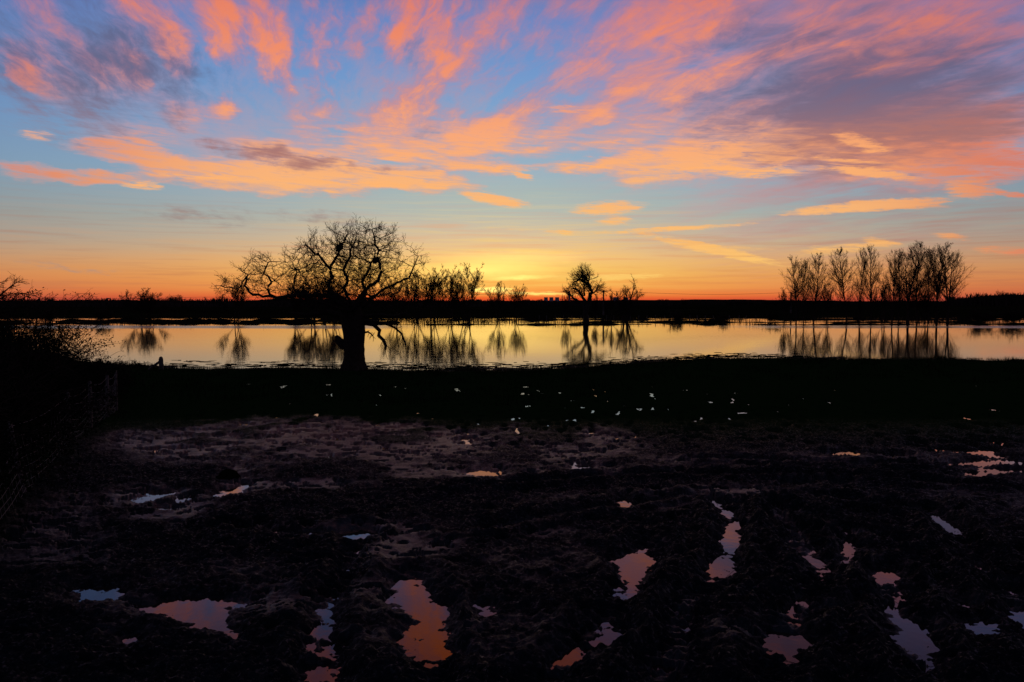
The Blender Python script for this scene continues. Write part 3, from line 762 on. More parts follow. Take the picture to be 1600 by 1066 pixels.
def make_tree(H, kind, seed, rt=.02):
    """returns (trunk soup, crown soup) of a bare winter tree of height H standing at the origin"""
    rng = np.random.RandomState(seed)
    tr, cr = Soup(), Soup()
    if kind == 'poplar':
        ns = 1 + (seed % 3 == 0)
        L = np.array([H * .97, H * .88][:ns])
        di = np.array([[rng.normal(0, .05), rng.normal(0, .04), 1.], [rng.choice([-1, 1]) * .10, rng.normal(0, .08), 1.]][:ns])
        p, r = grow(np.zeros((ns, 3)) + rng.normal(0, .1, (ns, 3)) * [1, 1, 0], di, L, np.full(ns, H * .0125), np.full(ns, .02), 16, .028, .015, rng)
        tube_batch(tr, p, r, 6)
        s1, d1, t1, r1 = kids(p, r, 74 // ns, .10, .98, (.5, 1.05), rng, 0, 0)
        l1 = H * .34 * (1 - t1) ** .58 * (.60 + .8 * np.minimum(t1 / .30, 1)) * rng.uniform(.6, 1.12, len(t1)) + .3
        p1, r1_ = grow(s1, d1, l1, np.minimum(r1 * .55, .045), np.full(len(t1), .014), 7, .06, .09, rng)
        n2, a2, l2f, n3 = 10, (.3, .8), .40, 7
    elif kind == 'round':
        ns = rng.randint(2, 4)
        di = np.stack([rng.uniform(-.35, .35, ns), rng.uniform(-.3, .3, ns), np.ones(ns)], 1)
        p, r = grow(np.zeros((ns, 3)), di, np.full(ns, H * .8), np.full(ns, H * .018), np.full(ns, .03), 9, .08, .05, rng)
        tube_batch(tr, p, r, 6)
        s1, d1, t1, r1 = kids(p, r, 16, .22, 1, (.4, 1.0), rng, 0, 0)
        l1 = H * (.42 * (1 - t1 * .45)) * rng.uniform(.55, 1.05, len(t1))
        p1, r1_ = grow(s1, d1, l1, np.minimum(r1 * .6, .06), np.full(len(t1), .02), 7, .13, .06, rng)
        n2, a2, l2f, n3 = 11, (.35, .95), .45, 8
    elif kind == 'fan':                       # many stems from the ground
        ns = 7
        th = rng.uniform(0, 6.28, ns); tl = rng.uniform(.08, .70, ns)
        di = np.stack([np.cos(th) * tl, np.sin(th) * tl * .8, np.ones(ns)], 1)
        p, r = grow(rng.normal(0, .22, (ns, 3)) * [1, 1, 0], di, H * rng.uniform(.75, .98, ns), np.full(ns, H * .0085), np.full(ns, .014), 10, .045, .03, rng)
        tube_batch(tr, p, r, 5)
        s1, d1, t1, r1 = kids(p, r, 18, .30, .97, (.3, .75), rng, 0, 0)
        l1 = H * .40 * (1 - t1 * .55) * rng.uniform(.5, 1.1, len(t1))
        p1, r1_ = grow(s1, d1, l1, np.minimum(r1 * .55, .035), np.full(len(t1), .012), 6, .09, .05, rng)
        n2, a2, l2f, n3 = 9, (.3, .8), .42, 7
    else:                                     # 'bush': low dense scrub
        ns = 22
        th = rng.uniform(0, 6.28, ns); tl = rng.uniform(.1, 1.5, ns)
        di = np.stack([np.cos(th) * tl, np.sin(th) * tl * .7, np.ones(ns)], 1)
        p, r = grow(rng.normal(0, H * .16, (ns, 3)) * [1, 1, 0], di, H * rng.uniform(.5, .95, ns), np.full(ns, H * .012), np.full(ns, .02), 6, .1, .04, rng)
        tube_batch(tr, p, r, 4)
        s1, d1, t1, r1 = kids(p, r, 12, .1, 1, (.3, 1.1), rng, 0, 0)
        l1 = H * .38 * rng.uniform(.5, 1.1, len(t1))
        p1, r1_ = grow(s1, d1, l1, np.minimum(r1 * .6, .04), np.full(len(t1), .02), 4, .14, .04, rng)
        n2, a2, l2f, n3 = 7, (.3, 1.0), .5, 5
    tube_batch(cr, p1, r1_, 4)
    s2, d2, t2, r2 = kids(p1, r1_, n2, .15, 1, a2, rng, 0, 0)
    l2 = np.repeat(l1, n2) * l2f * (1 - .4 * t2) * rng.uniform(.5, 1.1, len(t2))
    p2, r2_ = grow(s2, d2, l2, np.minimum(r2 * .7, .03), np.full(len(t2), rt * .6), 4, .12, .05, rng)
    tube_batch(cr, p2, r2_, 3)
    s3, d3, t3, r3 = kids(p2, r2_, n3, .2, 1, (.3, .8), rng, 0, 0)
    l3 = np.maximum(np.repeat(l2, n3) * .5 * rng.uniform(.5, 1.2, len(t3)), .15)
    p3, r3_ = grow(s3, d3, l3, np.full(len(t3), rt * .55), np.full(len(t3), rt * .3), 2, .12, .04, rng)
    tube_batch(cr, p3, r3_, 3)
    for so in (tr, cr):                       # tops measured so each copy can be set to its height
        for v in so.V: pass
    top = max(np.concatenate(cr.V)[:, 2].max(), 1)
    return tr, cr, top
TREE = {}
def tree_mesh(kind, v):
    k = (kind, v)
    if k not in TREE:
        H = {'poplar': 13, 'round': 9, 'fan': 8, 'bush': 5}[kind]
        tr, cr, top = make_tree(H, kind, v * 7 + 3, {'poplar': .014, 'round': .016, 'fan': .019, 'bush': .022}[kind])
        TREE[k] = (tr.mesh(kind + '_trunk', True), cr.mesh(kind + '_crown'), top)
    return TREE[k]
def tree_at(name, px, top, base, kind, v, label, cat, group, wide=1.0, Y=None, rz=None, z0=None, flip=1):
    """a bare tree at a photo column with its top and base rows"""
    if Y is None: Y = on_ground(800, base, 0.0)[1]
    p = at(px, base, Y); z = p.z if z0 is None else z0
    H = at(px, top, Y).z - z
    mt, mc, tp = tree_mesh(kind, v)
    k = H / tp
    e = empty(name, (p.x, Y, z), label, cat, group, random.uniform(0, 6.28) if rz is None else rz, (k * wide * flip, k * wide, k))
    if Y > 600: 
        link('crown', mc, M_fartwig, e); link('trunk', mt, M_fartwig, e)
    else:
        link('trunk', mt, M_fartwig, e); link('crown', mc, M_fartwig, e)
    return e

# row of tall poplars at right
G = 'tall bare poplars standing in the flood at right'
ordn = ['leftmost', 'second from left']
POP = [(1244, 397, 506, 0, .85, 'tall bare poplar at the left end of the pair standing apart'),
       (1272, 393, 505, 1, .95, 'tall bare poplar at the right of the pair standing apart'),
       (1324, 384, 505, 2, 1.0, 'bare poplar at the left end of the long row at right'),
       (1342, 386, 503, 3, .6, 'slim bare poplar, second from the left end of the long row'),
       (1361, 381, 504, 4, .75, 'bare poplar with a clean pointed top, third in the long row'),
       (1393, 389, 508, 1, .8, 'bare poplar with a thick dark trunk in the middle of the long row'),
       (1418, 375, 505, 3, 1.0, 'tallest bare poplar of the long row, right of the thick trunked one'),
       (1433, 378, 503, 1, .9, 'bare poplar crowding against the tallest one on its right'),
       (1255, 402, 503, 4, .7, 'short slim bare poplar between the two of the pair'),
       (1404, 386, 503, 5, .7, 'slim bare poplar tucked between the thick trunked one and the tallest'),
       (1449, 384, 503, 4, .8, 'slim bare poplar right of the middle gap in the long row'),
       (1463, 376, 504, 0, 1.0, 'bare poplar with paired stems, second from the right end of the row'),
       (1480, 381, 505, 0, 1.1, 'wide spreading bare poplar at the right end of the long row')]
for px, tp, bs, v, w, lab in POP:
    tree_at('poplar_tree', px, tp, bs, 'poplar', v, lab, 'tree', G, w)
for px, tp, bs, v, lab in [(1226, 448, 505, 1, 'low bushy sapling left of the pair of poplars'), (1380, 432, 503, 2, 'low shrub under the poplars left of the thick trunk'),
                           (1445, 448, 503, 3, 'low shrub between the poplars in the right half of the row'), (1292, 440, 504, 4, 'thin shrub at the right foot of the poplar pair')]:
    tree_at('shrub', px, tp, bs, 'fan', v % 3, lab, 'shrub', 'shrubs under the poplars', .7)
# trees behind and right of the oak
G = 'bare trees along the far bank'
MIDT = [(677, 410, 503, 'fan', 0, 1.0, 'fan shaped bare tree just right of the big oak'),
        (650, 422, 502, 'fan', 2, 1.1, 'bare tree half hidden behind the right side of the oak'),
        (730, 409, 503, 'fan', 1, 1.05, 'fan shaped bare tree standing clear to the right of the oak'),
        (779, 438, 501, 'fan', 2, .8, 'small bare tree in front of the brightest part of the sunset'),
        (806, 441, 501, 'fan', 0, .9, 'small bushy tree just right of the brightest part of the sunset'),
        (221, 449, 503, 'fan', 1, 1.6, 'bushy bare tree far left beyond the water'),
        (237, 456, 503, 'fan', 2, 1.5, 'lower bare tree leaning right of the bushy one at far left'),
        (370, 432, 504, 'fan', 2, 1.1, 'rounded bare tree behind the left tip of the oak'),
        (489, 430, 504, 'fan', 1, 1.3, 'bare tree seen through the left part of the oak crown'),
        (462, 434, 504, 'fan', 0, 1.2, 'wide bare tree behind the left bough of the oak'),
        (508, 426, 503, 'fan', 2, 1.3, 'broad bare tree just left of the oak trunk line'),
        (703, 430, 503, 'fan', 2, .9, 'smaller bare tree between the two fan shaped ones right of the oak'),
        (620, 432, 503, 'fan', 1, 1.1, 'bare tree behind the lower right boughs of the oak'),
        (522, 428, 503, 'fan', 0, 1.1, 'bare tree behind the middle of the oak crown'),
        (160, 475, 503, 'bush', 1, 1.1, 'low dark bush at the water edge far left'),
        (930, 458, 502, 'fan', 0, .7, 'slanting scrub right of the gnarled tree'),
        (955, 455, 502, 'fan', 2, .9, 'thin scrub beside the leaning willow stems'),
        (972, 459, 503, 'fan', 1, .8, 'low scrub at the foot of the leaning willow'),
        (884, 456, 503, 'fan', 1, .6, 'twiggy scrub left of the gnarled tree'),
        (1058, 482, 502, 'bush', 0, 1.2, 'low bush standing in the water right of the willow'),
        (1130, 486, 503, 'bush', 1, 1.0, 'small bush standing alone in the water between willow and poplars'),
        (1205, 484, 503, 'bush', 2, 1.2, 'low bush in the water left of the poplars'),
        (1535, 478, 505, 'bush', 0, 1.3, 'dark bush at the water edge right of the poplars'),
        (1580, 474, 505, 'bush', 1, 1.4, 'dark bush at the water edge by the right edge'),
        (75, 476, 503, 'bush', 2, 1.5, 'dark bush in the water near the left edge')]
for px, tp, bs, kd, v, w, lab in MIDT:
    tree_at('shrub' if kd == 'bush' else 'bare_tree', px, tp, bs, kd, v, lab, 'shrub' if kd == 'bush' else 'tree', G, w)
# leaning willow stems
def limb_tree(name, Y, limbs, label, cat, seed, twl, tr_=.025, depth=1.2, nk=14):
    """a tree whose main limbs follow drawn lines; limbs: (pixel points, r0, r1)"""
    rng = np.random.RandomState(seed)
    base = at(*limbs[0][0][0], Y)
    e = empty(name, base, label, cat)
    tr, cr = Soup(), Soup()
    for i, (pp, r0, r1) in enumerate(limbs):
        y0 = 0 if i == 0 else rng.uniform(-1, 1) * depth
        q = []
        for k, p in enumerate(pp):
            w = at(p[0], p[1], Y); q.append((w.x - base.x, y0 * k / len(pp), w.z - base.z))
        q = np.array(q)
        # refine
        tq = np.linspace(0, len(q) - 1, len(q) * 3); Q = np.stack([np.interp(tq, range(len(q)), q[:, j]) for j in range(3)], 1)
        Q[1:] += rng.normal(0, .05 * depth * .5, (len(Q) - 1, 3)) * [1, 1, .6]
        rr = np.linspace(r0, r1, len(Q))
        tube_batch(tr, Q[None], rr[None], 7)
        if r1 < .3:
            s1, d1, t1, rr1 = kids(Q[None], rr[None], nk, .35 if i == 0 else .15, 1, (.4, 1.1), rng, 0, 0)
            l1 = twl * rng.uniform(.5, 1.1, len(t1))
            p1, r1_ = grow(s1, d1, l1, np.minimum(rr1 * .55, .05), np.full(len(t1), .02), 6, .16, .05, rng)
            tube_batch(cr, p1, r1_, 4)
            s2, d2, t2, r2 = kids(p1, r1_, 8, .15, 1, (.4, 1.0), rng, 0, 0)
            p2, r2_ = grow(s2, d2, twl * .42 * rng.uniform(.4, 1.1, len(t2)), np.minimum(r2 * .6, .03), np.full(len(t2), tr_ * .6), 4, .16, .03, rng)
            tube_batch(cr, p2, r2_, 3)
            s3, d3, t3, r3 = kids(p2, r2_, 5, .2, 1, (.3, .9), rng, 0, 0)
            p3, r3_ = grow(s3, d3, twl * .2 * rng.uniform(.5, 1.2, len(t3)), np.full(len(t3), tr_ * .5), np.full(len(t3), tr_ * .25), 2, .15, .02, rng)
            tube_batch(cr, p3, r3_, 3)
    link('trunk', tr.mesh('trunk', True), M_bark, e); link('crown', cr.mesh('crown'), M_fartwig, e)
    return e
Yw = on_ground(800, 503, 0)[1]
limb_tree('gnarled_tree', on_ground(800, 506, 0)[1], [
    ([(915, 506), (915, 490), (917, 478), (922, 466), (924, 456), (921, 446), (914, 440)], .44, .17),
    ([(914, 440), (905, 437), (898, 440), (893, 447)], .2, .06), ([(921, 448), (915, 434), (906, 429)], .18, .05), ([(918, 442), (922, 433), (918, 427)], .14, .04),
    ([(917, 478), (909, 462), (902, 452), (895, 449)], .26, .08), ([(915, 484), (903, 470), (893, 462), (886, 458)], .22, .06), ([(924, 460), (930, 456), (938, 452)], .12, .04), ([(913, 462), (913, 450), (912, 436)], .16, .05)],
    'gnarled bare tree with a thick curved trunk standing in the water at centre', 'tree', 4, 1.75, .017, 2.4, 17)
limb_tree('willow_tree', Yw, [
    ([(978, 503), (982, 488), (984, 472), (988, 458), (993, 445)], .22, .05),
    ([(976, 503), (972, 485), (965, 468), (962, 455)], .14, .04), ([(980, 503), (990, 480), (1000, 462)], .14, .04), ([(979, 495), (981, 470), (978, 456)], .12, .04)],
    'leaning bare willow with upright stems right of the gnarled tree', 'tree', 9, 1.6, .016, 1.4, 17)

# skyline trees far beyond the field
G = 'small trees on the far skyline'
SKY = [(52, 463, 'bush', 1.7, 'broad low tree at the left end of the skyline'), (80, 462, 'bush', 1.3, 'small rounded skyline tree left of the hill'), (97, 465, 'bush', 1.5, 'low bush beside the small rounded skyline tree'),
       (121, 463, 'bush', 1.2, 'lone skyline bush on the left flank of the hill'), (149, 464, 'bush', 1.6, 'skyline bush just left of the small tower'),
       (195, 465, 'bush', 1.2, 'skyline bush between the tower and the bushy bare tree'), (247, 462, 'bush', 1.5, 'dark skyline bush touching the bushy bare tree'), (269, 459, 'bush', 1.5, 'tallest dark skyline tree left of the oak'),
       (294, 464, 'bush', 1.6, 'skyline bush right of the tallest dark one'), (315, 465, 'bush', 1.5, 'low skyline bush near the tip of the oak'), (335, 466, 'bush', 1.5, 'lowest skyline bush below the oak tip'),
       (770, 466, 'bush', 1.4, 'little skyline bush under the bright sunset'), (822, 467, 'bush', 1.4, 'little skyline bush right of the sunset glow'), (838, 468, 'bush', 1.5, 'faint skyline bush left of the cooling towers'),
       (1003, 470, 'bush', 1.5, 'faint skyline bush right of the willow'), (1070, 466, 'bush', 1.1, 'lone round bush on the skyline right of centre'), (1124, 469, 'bush', 1.5, 'first of the faint skyline bushes before the poplars'),
       (1140, 468, 'bush', 1.5, 'second of the faint skyline bushes before the poplars'), (1152, 467.5, 'bush', 1.3, 'third of the faint skyline bushes before the poplars'), (1162, 466.5, 'bush', 1.0, 'pointed skyline bush before the poplars'),
       (1200, 468, 'bush', 1.5, 'skyline bush close to the left of the poplars'), (1212, 467, 'bush', 1.2, 'skyline bush touching the poplar pair'), (1515, 460, 'bush', 1.6, 'bush at the foot of the slope right of the poplars'),
       (1566, 452, 'fan', 1.2, 'small bare tree rising from the slope at far right'), (1590, 456, 'bush', 1.8, 'bushy tree on the slope by the right edge'), (1545, 459, 'bush', 1.6, 'low bush on the slope at far right')]
for px, tp, kd, w, lab in SKY:
    Y = 620 + (px * 37 % 190)
    tree_at('skyline_tree', px, tp, 474.5, kd, (px * 7) % 3, lab, 'tree', G, w, Y=Y, z0=.4)
# distant hedgerows that read as one dark line
s = Soup()
rng = np.random.RandomState(3)
for (x0, x1, tp, Y, dn) in [(-300, 2000, 470.3, 760, 5200), (-300, 420, 469, 560, 1500), (640, 1050, 470, 590, 1400), (1480, 2000, 463, 600, 2200), (-200, 760, 473, 430, 2300)]:
    n = dn
    px_ = rng.uniform(x0, x1, n); yy = Y + rng.normal(0, 6, n)
    X_ = (px_ - 800) / FPX * yy
    hmax = at(800, tp, Y).z
    hh = hmax * (.60 + .30 * fbm(X_ * .03, X_ * 0, 4, 31, .65) + .55 * ss(fbm(X_ * .11, X_ * 0 + 2, 4, 37, .7), .38, .75)) * rng.uniform(.8, 1.05, n)
    z0 = rng.uniform(.2, .8, n) * hh * 1.0
    di = np.stack([rng.normal(0, .5, n), rng.normal(0, .4, n), np.ones(n)], 1)
    p_, r_ = grow(np.stack([X_, yy, z0 * .0 + .2], 1), di * [.3, .3, 1], hh, np.full(n, .45), np.full(n, .12), 3, .1, 0, rng)
    tube_batch(s, p_, r_ * 1.4, 3)
o = link('hedgerow', s.mesh('hedgerow'), M_fartwig); o['kind'] = 'stuff'; tag(o, 'dark far-off hedgerows running along the skyline', 'hedge')

# ------------------------------------------------------------------ oak
def make_oak():
    Y = on_ground(800, 578, MUD)[1]
    base = at(553, 578, Y)
    rng = np.random.RandomState(12)
    def W(px, py, dy=0.0):
        p = at(px, py, Y); return np.array([p.x - base.x, dy, p.z - base.z])
    pm = Y / FPX                               # metres per photo px at the oak
    nodes, par, fixed = [], [], []
    def addn(p, pa): nodes.append(np.array(p, float)); par.append(pa); return len(nodes) - 1
    def line(start, pts, jit=.04):
        cur = start
        for p in pts:
            a = nodes[cur]; d = np.linalg.norm(p - a); n = max(1, int(d / .16))
            for k in range(1, n + 1):
                q = a + (p - a) * k / n
                if k < n: q = q + rng.normal(0, jit, 3)
                cur = addn(q, cur)
        return cur
    r0 = addn(W(553, 582), -1)
    t1 = line(r0, [W(553, 560), W(552, 540), W(553, 520), W(551, 502, .0), W(549, 490)], .01)
    lead = {}
    # limbs that show against the sky, drawn from the photograph; dy = towards / away
    A1 = line(t1, [W(540, 480, -.2), W(526, 468, -.3), W(512, 461, -.5), (W(490, 464, -.6)), W(470, 461, -.7), W(448, 465, -.8), W(434, 463, -.8)])
    A2 = line(A1, [W(419, 464, -.8), W(403, 461, -.7), W(396, 456, -.7), W(388, 447, -.5), W(390, 437, -.4), W(392, 430, -.4)])
    A3 = line(A1, [W(426, 453, -.7), W(431, 443, -.7), W(424, 432, -.5), W(416, 428, -.4), W(419, 418, -.3), W(422, 411, -.3)])
    a_ = line(A2, [W(383, 425, -.4), W(375, 419, -.3)])
    line(A2, [W(379, 451, -.6), W(366, 449, -.6), W(352, 447, -.6), W(343, 447, -.6)])
    line(t1, [W(545, 478, .6), W(530, 465, 1.0), W(506, 462, 1.1), W(478, 462, 1.2), W(452, 455, 1.1), W(450, 440, 1.1), W(455, 425, 1.0), W(448, 408, .9)])
    B0 = line(t1, [W(545, 478, .1), W(530, 466, .1), W(518, 457, 0), W(513, 446, 0), W(519, 432, 0), W(516, 420, 0)])
    line(B0, [W(506, 408, -.1), W(499, 398, -.2), W(488, 391, -.2), W(482, 384, -.3)])
    B2 = line(B0, [W(521, 409, .1), W(528, 398, .1), W(530, 387, .1)])
    line(B2, [W(537, 378, .1), W(541, 366, .2)])
    Cc = line(t1, [W(555, 478, 0), W(566, 466, 0), W(571, 454, 0), W(578, 446, 0), W(592, 438, -.1), W(597, 424, -.1), W(594, 412, -.1), W(588, 404, 0)])
    line(Cc, [W(592, 392, 0), W(586, 376, 0), W(583, 364, 0)])
    C2 = line(t1, [W(560, 480, .4), W(578, 466, .5), W(596, 452, .6), W(612, 445, .6), W(628, 436, .6), W(640, 426, .6)])
    line(C2, [W(646, 412, .5), W(652, 400, .4)])
    line(t1, [W(552, 470, -.8), W(545, 452, -1.2), W(553, 440, -1.4), W(548, 424, -1.6), W(556, 408, -1.6), W(560, 390, -1.5)])
    line(t1, [W(549, 474, .8), W(560, 456, 1.3), W(556, 436, 1.8), W(566, 416, 2.0), W(574, 396, 2.0)])
    line(t1, [W(556, 484, -.6), W(572, 472, -1.3), W(590, 464, -1.8), W(612, 462, -2.0), W(630, 458, -2.0)])
    line(t1, [W(545, 486, -.8), W(526, 476, -1.8), W(505, 468, -2.4), W(490, 455, -2.6)])
    # envelope filled with growth points
    ell = [((558, 424), 108, 78, 2.9), ((548, 402), 72, 50, 2.4), ((600, 420), 58, 58, 2.2), ((440, 436), 68, 46, 1.5), ((368, 448), 38, 24, .9), ((498, 420), 50, 48, 1.8), ((548, 470), 90, 22, 2.6), ((622, 455), 45, 34, 1.8), ((404, 428), 36, 30, 1.0)]
    att = []
    tot_ = 5600
    wts = np.array([a * b * c for _, a, b, c in ell]); wts /= wts.sum()
    for (c0, a, b, dp), wg in zip(ell, wts):
        n = int(tot_ * wg)
        u = rng.normal(0, 1, (n, 3)); u = u / np.linalg.norm(u, axis=1, keepdims=True) * (rng.uniform(0, 1, (n, 1)) ** (1 / 2.4))
        c3 = W(*c0)
        att.append(c3 + u * [a * pm, dp, b * pm])
    att = np.concatenate(att)
    # lumpy outline: leave hollows between the boughs
    hol = fbm(att[:, 0] * .9 + 7, att[:, 2] * .9 + att[:, 1] * .5, 3, 61, .6)
    att = att[(hol > .40)]
    zmin = W(553, 478)[2]
    att = att[att[:, 2] > zmin - .25 * rng.uniform(0, 1, len(att))]
    step, kill = .13, .21
    fixed_n = len(nodes)
    for it in range(75):
        kd = kdtree.KDTree(len(nodes))
        for i, p in enumerate(nodes): kd.insert(p, i)
        kd.balance()
        acc = {}
        keep = np.ones(len(att), bool)
        for j in range(len(att)):
            co, i, d = kd.find(att[j])
            if d < kill: keep[j] = False; continue
            if d > 1.6: continue
            v = (att[j] - nodes[i]) / d
            if i in acc: acc[i][0] += v; acc[i][1] += 1
            else: acc[i] = [v.copy(), 1]
        if not acc: break
        for i, (v, c_) in acc.items():
            if np.linalg.norm(nodes[i] - nodes[0]) < 2.2: continue
            v = v / (np.linalg.norm(v) + 1e-6) + rng.normal(0, .16, 3)
            v /= np.linalg.norm(v)
            addn(nodes[i] + v * step, i)
        att = att[keep]
        if len(att) < 40: break
    n = len(nodes); P_ = np.array(nodes); par_ = np.array(par)
    ch = [[] for _ in range(n)]
    for i in range(1, n): ch[par[i]].append(i)
    r = np.zeros(n); ex = 2.25; tip = .0085
    for i in range(n - 1, -1, -1):
        if not ch[i]: r[i] = tip
        else: r[i] = sum(r[c_] ** ex for c_ in ch[i]) ** (1 / ex)
    sc_ = .42 / r[t1]
    r = np.where(r > .02, .02 + (np.maximum(r - .02, 0) / (r[t1] - .02)) ** .92 * (.19 - .02), r)
    print('oak r', r[t1], sum(r > .08))
    # chains
    chains = []
    stack = [(0, [0])]
    done = []
    def follow(start, parent):
        seq = [parent, start] if parent >= 0 else [start]
        cur = start
        while ch[cur]:
            kids_ = sorted(ch[cur], key=lambda k: -r[k]); nxt = kids_[0]
            for k in kids_[1:]: todo.append((k, cur))
            seq.append(nxt); cur = nxt
        return seq
    todo = [(0, -1)]; seqs = []
    while todo:
        a, b_ = todo.pop(); seqs.append(follow(a, b_))
    e = empty('oak_tree', base, 'large old bare oak with a thick trunk and two stick nests at the water edge', 'tree')
    limbs, fine = [], Soup()
    for q in seqs:
        pts = P_[q]; rr = r[q].copy()
        if len(q) > 1: rr[0] = min(rr[0], rr[1] * 1.15)
        big = rr.max() > .06
        if q[0] == 0:
            trunk_q = q; continue
        if big: limbs.append((pts, rr))
        else: tube(fine, pts, rr, 4)
    # trunk with a flared foot, bark ridges and a burr at the left
    q = [k for k in trunk_q if P_[k][2] < W(553, 484)[2]]
    rest = trunk_q[len(q) - 1:]
    limbs.append((P_[rest], r[rest]))
    tp_ = P_[q]; zt = np.linspace(-.15, tp_[-1][2] + .25, 44)
    cxs = np.interp(zt, tp_[:, 2], tp_[:, 0]); cys = np.interp(zt, tp_[:, 2], tp_[:, 1])
    rad = np.interp(zt, [0, .25, .7, 1.3, 1.9, 2.4, 2.8, 3.2], [.53, .48, .455, .46, .50, .50, .42, .26])
    NA = 40; aa = np.arange(NA) * 2 * math.pi / NA
    V = []
    for k in range(len(zt)):
        rr = rad[k] * (1 + .05 * np.sin(aa * 5 + zt[k] * .6) * (1.4 if zt[k] < .5 else 1) + .05 * (fbm(aa * 3.2, aa * 0 + zt[k] * 1.6, 4, 5, .6) - .5) * 2 + .03 * np.sin(aa * 17 + zt[k] * 2 + 2 * np.sin(zt[k] * 2)))
        V.append(np.stack([cxs[k] + rr * np.cos(aa), cys[k] + rr * np.sin(aa), np.full(NA, zt[k])], 1))
    V = np.array(V); ix = np.arange(V.shape[0] * NA).reshape(V.shape[0], NA); nx_ = np.roll(ix, -1, 1)
    F_ = np.stack([ix[:-1], nx_[:-1], nx_[1:], ix[1:]], -1).reshape(-1, 4)
    ts = Soup(); ts.add(V.reshape(-1, 3), F_)
    tube(ts, [W(541, 541, -.1), W(534, 536, -.15), W(529, 530, -.2), W(527, 524, -.2)], [.24, .2, .17, .07], 9)
    for th in (0.3, 1.5, 2.7, 3.6, 5.1):       # root flares
        c_, s__ = math.cos(th), math.sin(th)
        tube(ts, [(.25 * c_, .25 * s__, .55), (.42 * c_, .42 * s__, .14), (.6 * c_, .6 * s__, -.05), (.8 * c_, .8 * s__, -.15)], [.2, .17, .1, .05], 8)
    link('trunk', ts.mesh('trunk', True), M_bark, e)
    for pts, rr in sorted(limbs, key=lambda a: -a[1].max()):
        so = Soup(); tube(so, pts, rr, 8); link('limb', so.mesh('limb', True), M_bark, e)
    # hanging dead limbs at right of the trunk
    for pl, r0_, r1_ in [([(568, 505), (585, 507), (592, 517), (593, 524), (599, 532), (603, 540), (601, 546)], .11, .06), ([(570, 500), (600, 505), (616, 512), (626, 522), (630, 530), (634, 537), (634, 542)], .065, .025),
                         ([(566, 520), (575, 519), (584, 524)], .06, .02), ([(562, 496), (590, 492), (618, 494), (636, 488)], .09, .03), ([(540, 494), (510, 488), (480, 492), (450, 488)], .16, .04)]:
        so = Soup(); q3 = np.array([W(a, b_, rng.uniform(-.3, .3)) for a, b_ in pl]); tube(so, q3, np.linspace(r0_, r1_, len(pl)), 7)
        s1, d1, t1_, rr1 = kids(q3[None], np.linspace(r0_, r1_, len(pl))[None], 9, .3, 1, (.5, 1.2), rng, 0, 0)
        p1, r1x = grow(s1, d1, rng.uniform(.15, .55, len(t1_)), np.full(len(t1_), .016), np.full(len(t1_), .008), 4, .2, -.05, rng)
        if b_ < 530: tube_batch(so, p1, r1x, 4)
        link('dead_limb', so.mesh('dead_limb', True), M_bark, e)
    # twigs from the tips and fine wood
    tips = [i for i in range(n) if (not ch[i] or (r[i] < .02 and rng.uniform() < .38)) and np.linalg.norm(P_[i] - P_[0]) > 2.6]
    tips = np.array(tips)
    d0 = unit(P_[tips] - P_[par_[tips]])
    s1 = np.repeat(P_[tips], 3, 0); d1 = unit(np.repeat(d0, 3, 0) + rng.normal(0, .48, (len(tips) * 3, 3)) + [0, 0, .08])
    N_ = len(s1)
    cc_ = W(545, 455)
    d1 = unit(d1 + .45 * unit(s1 - cc_))
    p1, r1_ = grow(s1, d1, rng.uniform(.14, .52, N_), np.full(N_, .0062), np.full(N_, .0036), 4, .14, .03, rng)
    tube_batch(fine, p1, r1_, 3)
    s2, d2, t2, r2 = kids(p1, r1_, 2, .3, 1, (.4, 1.0), rng, 0, 0)
    p2, r2_ = grow(s2, d2, rng.uniform(.06, .18, len(s2)), np.full(len(s2), .006), np.full(len(s2), .004), 2, .2, 0, rng)
    tube_batch(fine, p2, r2_, 3)
    link('crown', fine.mesh('crown'), M_twig, e)
    # nests lodged in the boughs
    for (px, py, rx, rz_, dy, lab) in [(530, 386, .17, .22, .05, 'upper stick nest lodged near the top of the oak crown'), (587, 407, .21, .14, 0, 'lower stick nest in the right half of the oak crown')]:
        so = Soup(); c3 = W(px, py, dy); m = 260; rx, rz_ = rx * .85, rz_ * .85
        u = rng.normal(0, 1, (m, 3)); u = unit(u) * rng.uniform(.3, 1, (m, 1)) ** .5
        lum = .55 + .9 * fbm(u[:, 0] * 2.2 + px, u[:, 2] * 2.2 + u[:, 1], 3, 7)
        st0 = u * lum[:, None] * [rx, rx, rz_]; st0[:, 0] += st0[:, 2] * .35
        dd = unit(np.cross(u, rng.normal(0, 1, (m, 3))) + rng.normal(0, .3, (m, 3)))
        p1, r1_ = grow(st0 - dd * .08, dd, rng.uniform(.12, .26, m), np.full(m, .010), np.full(m, .007), 2, .1, 0, rng)
        tube_batch(so, p1, r1_, 3)
        ne = empty('bird_nest', Vector(c3) + base, lab, 'nest', 'stick nests in the oak')
        link('sticks', so.mesh('sticks'), M_nest, ne)
    print('oak nodes', n, 'limbs', len(limbs))
make_oak()

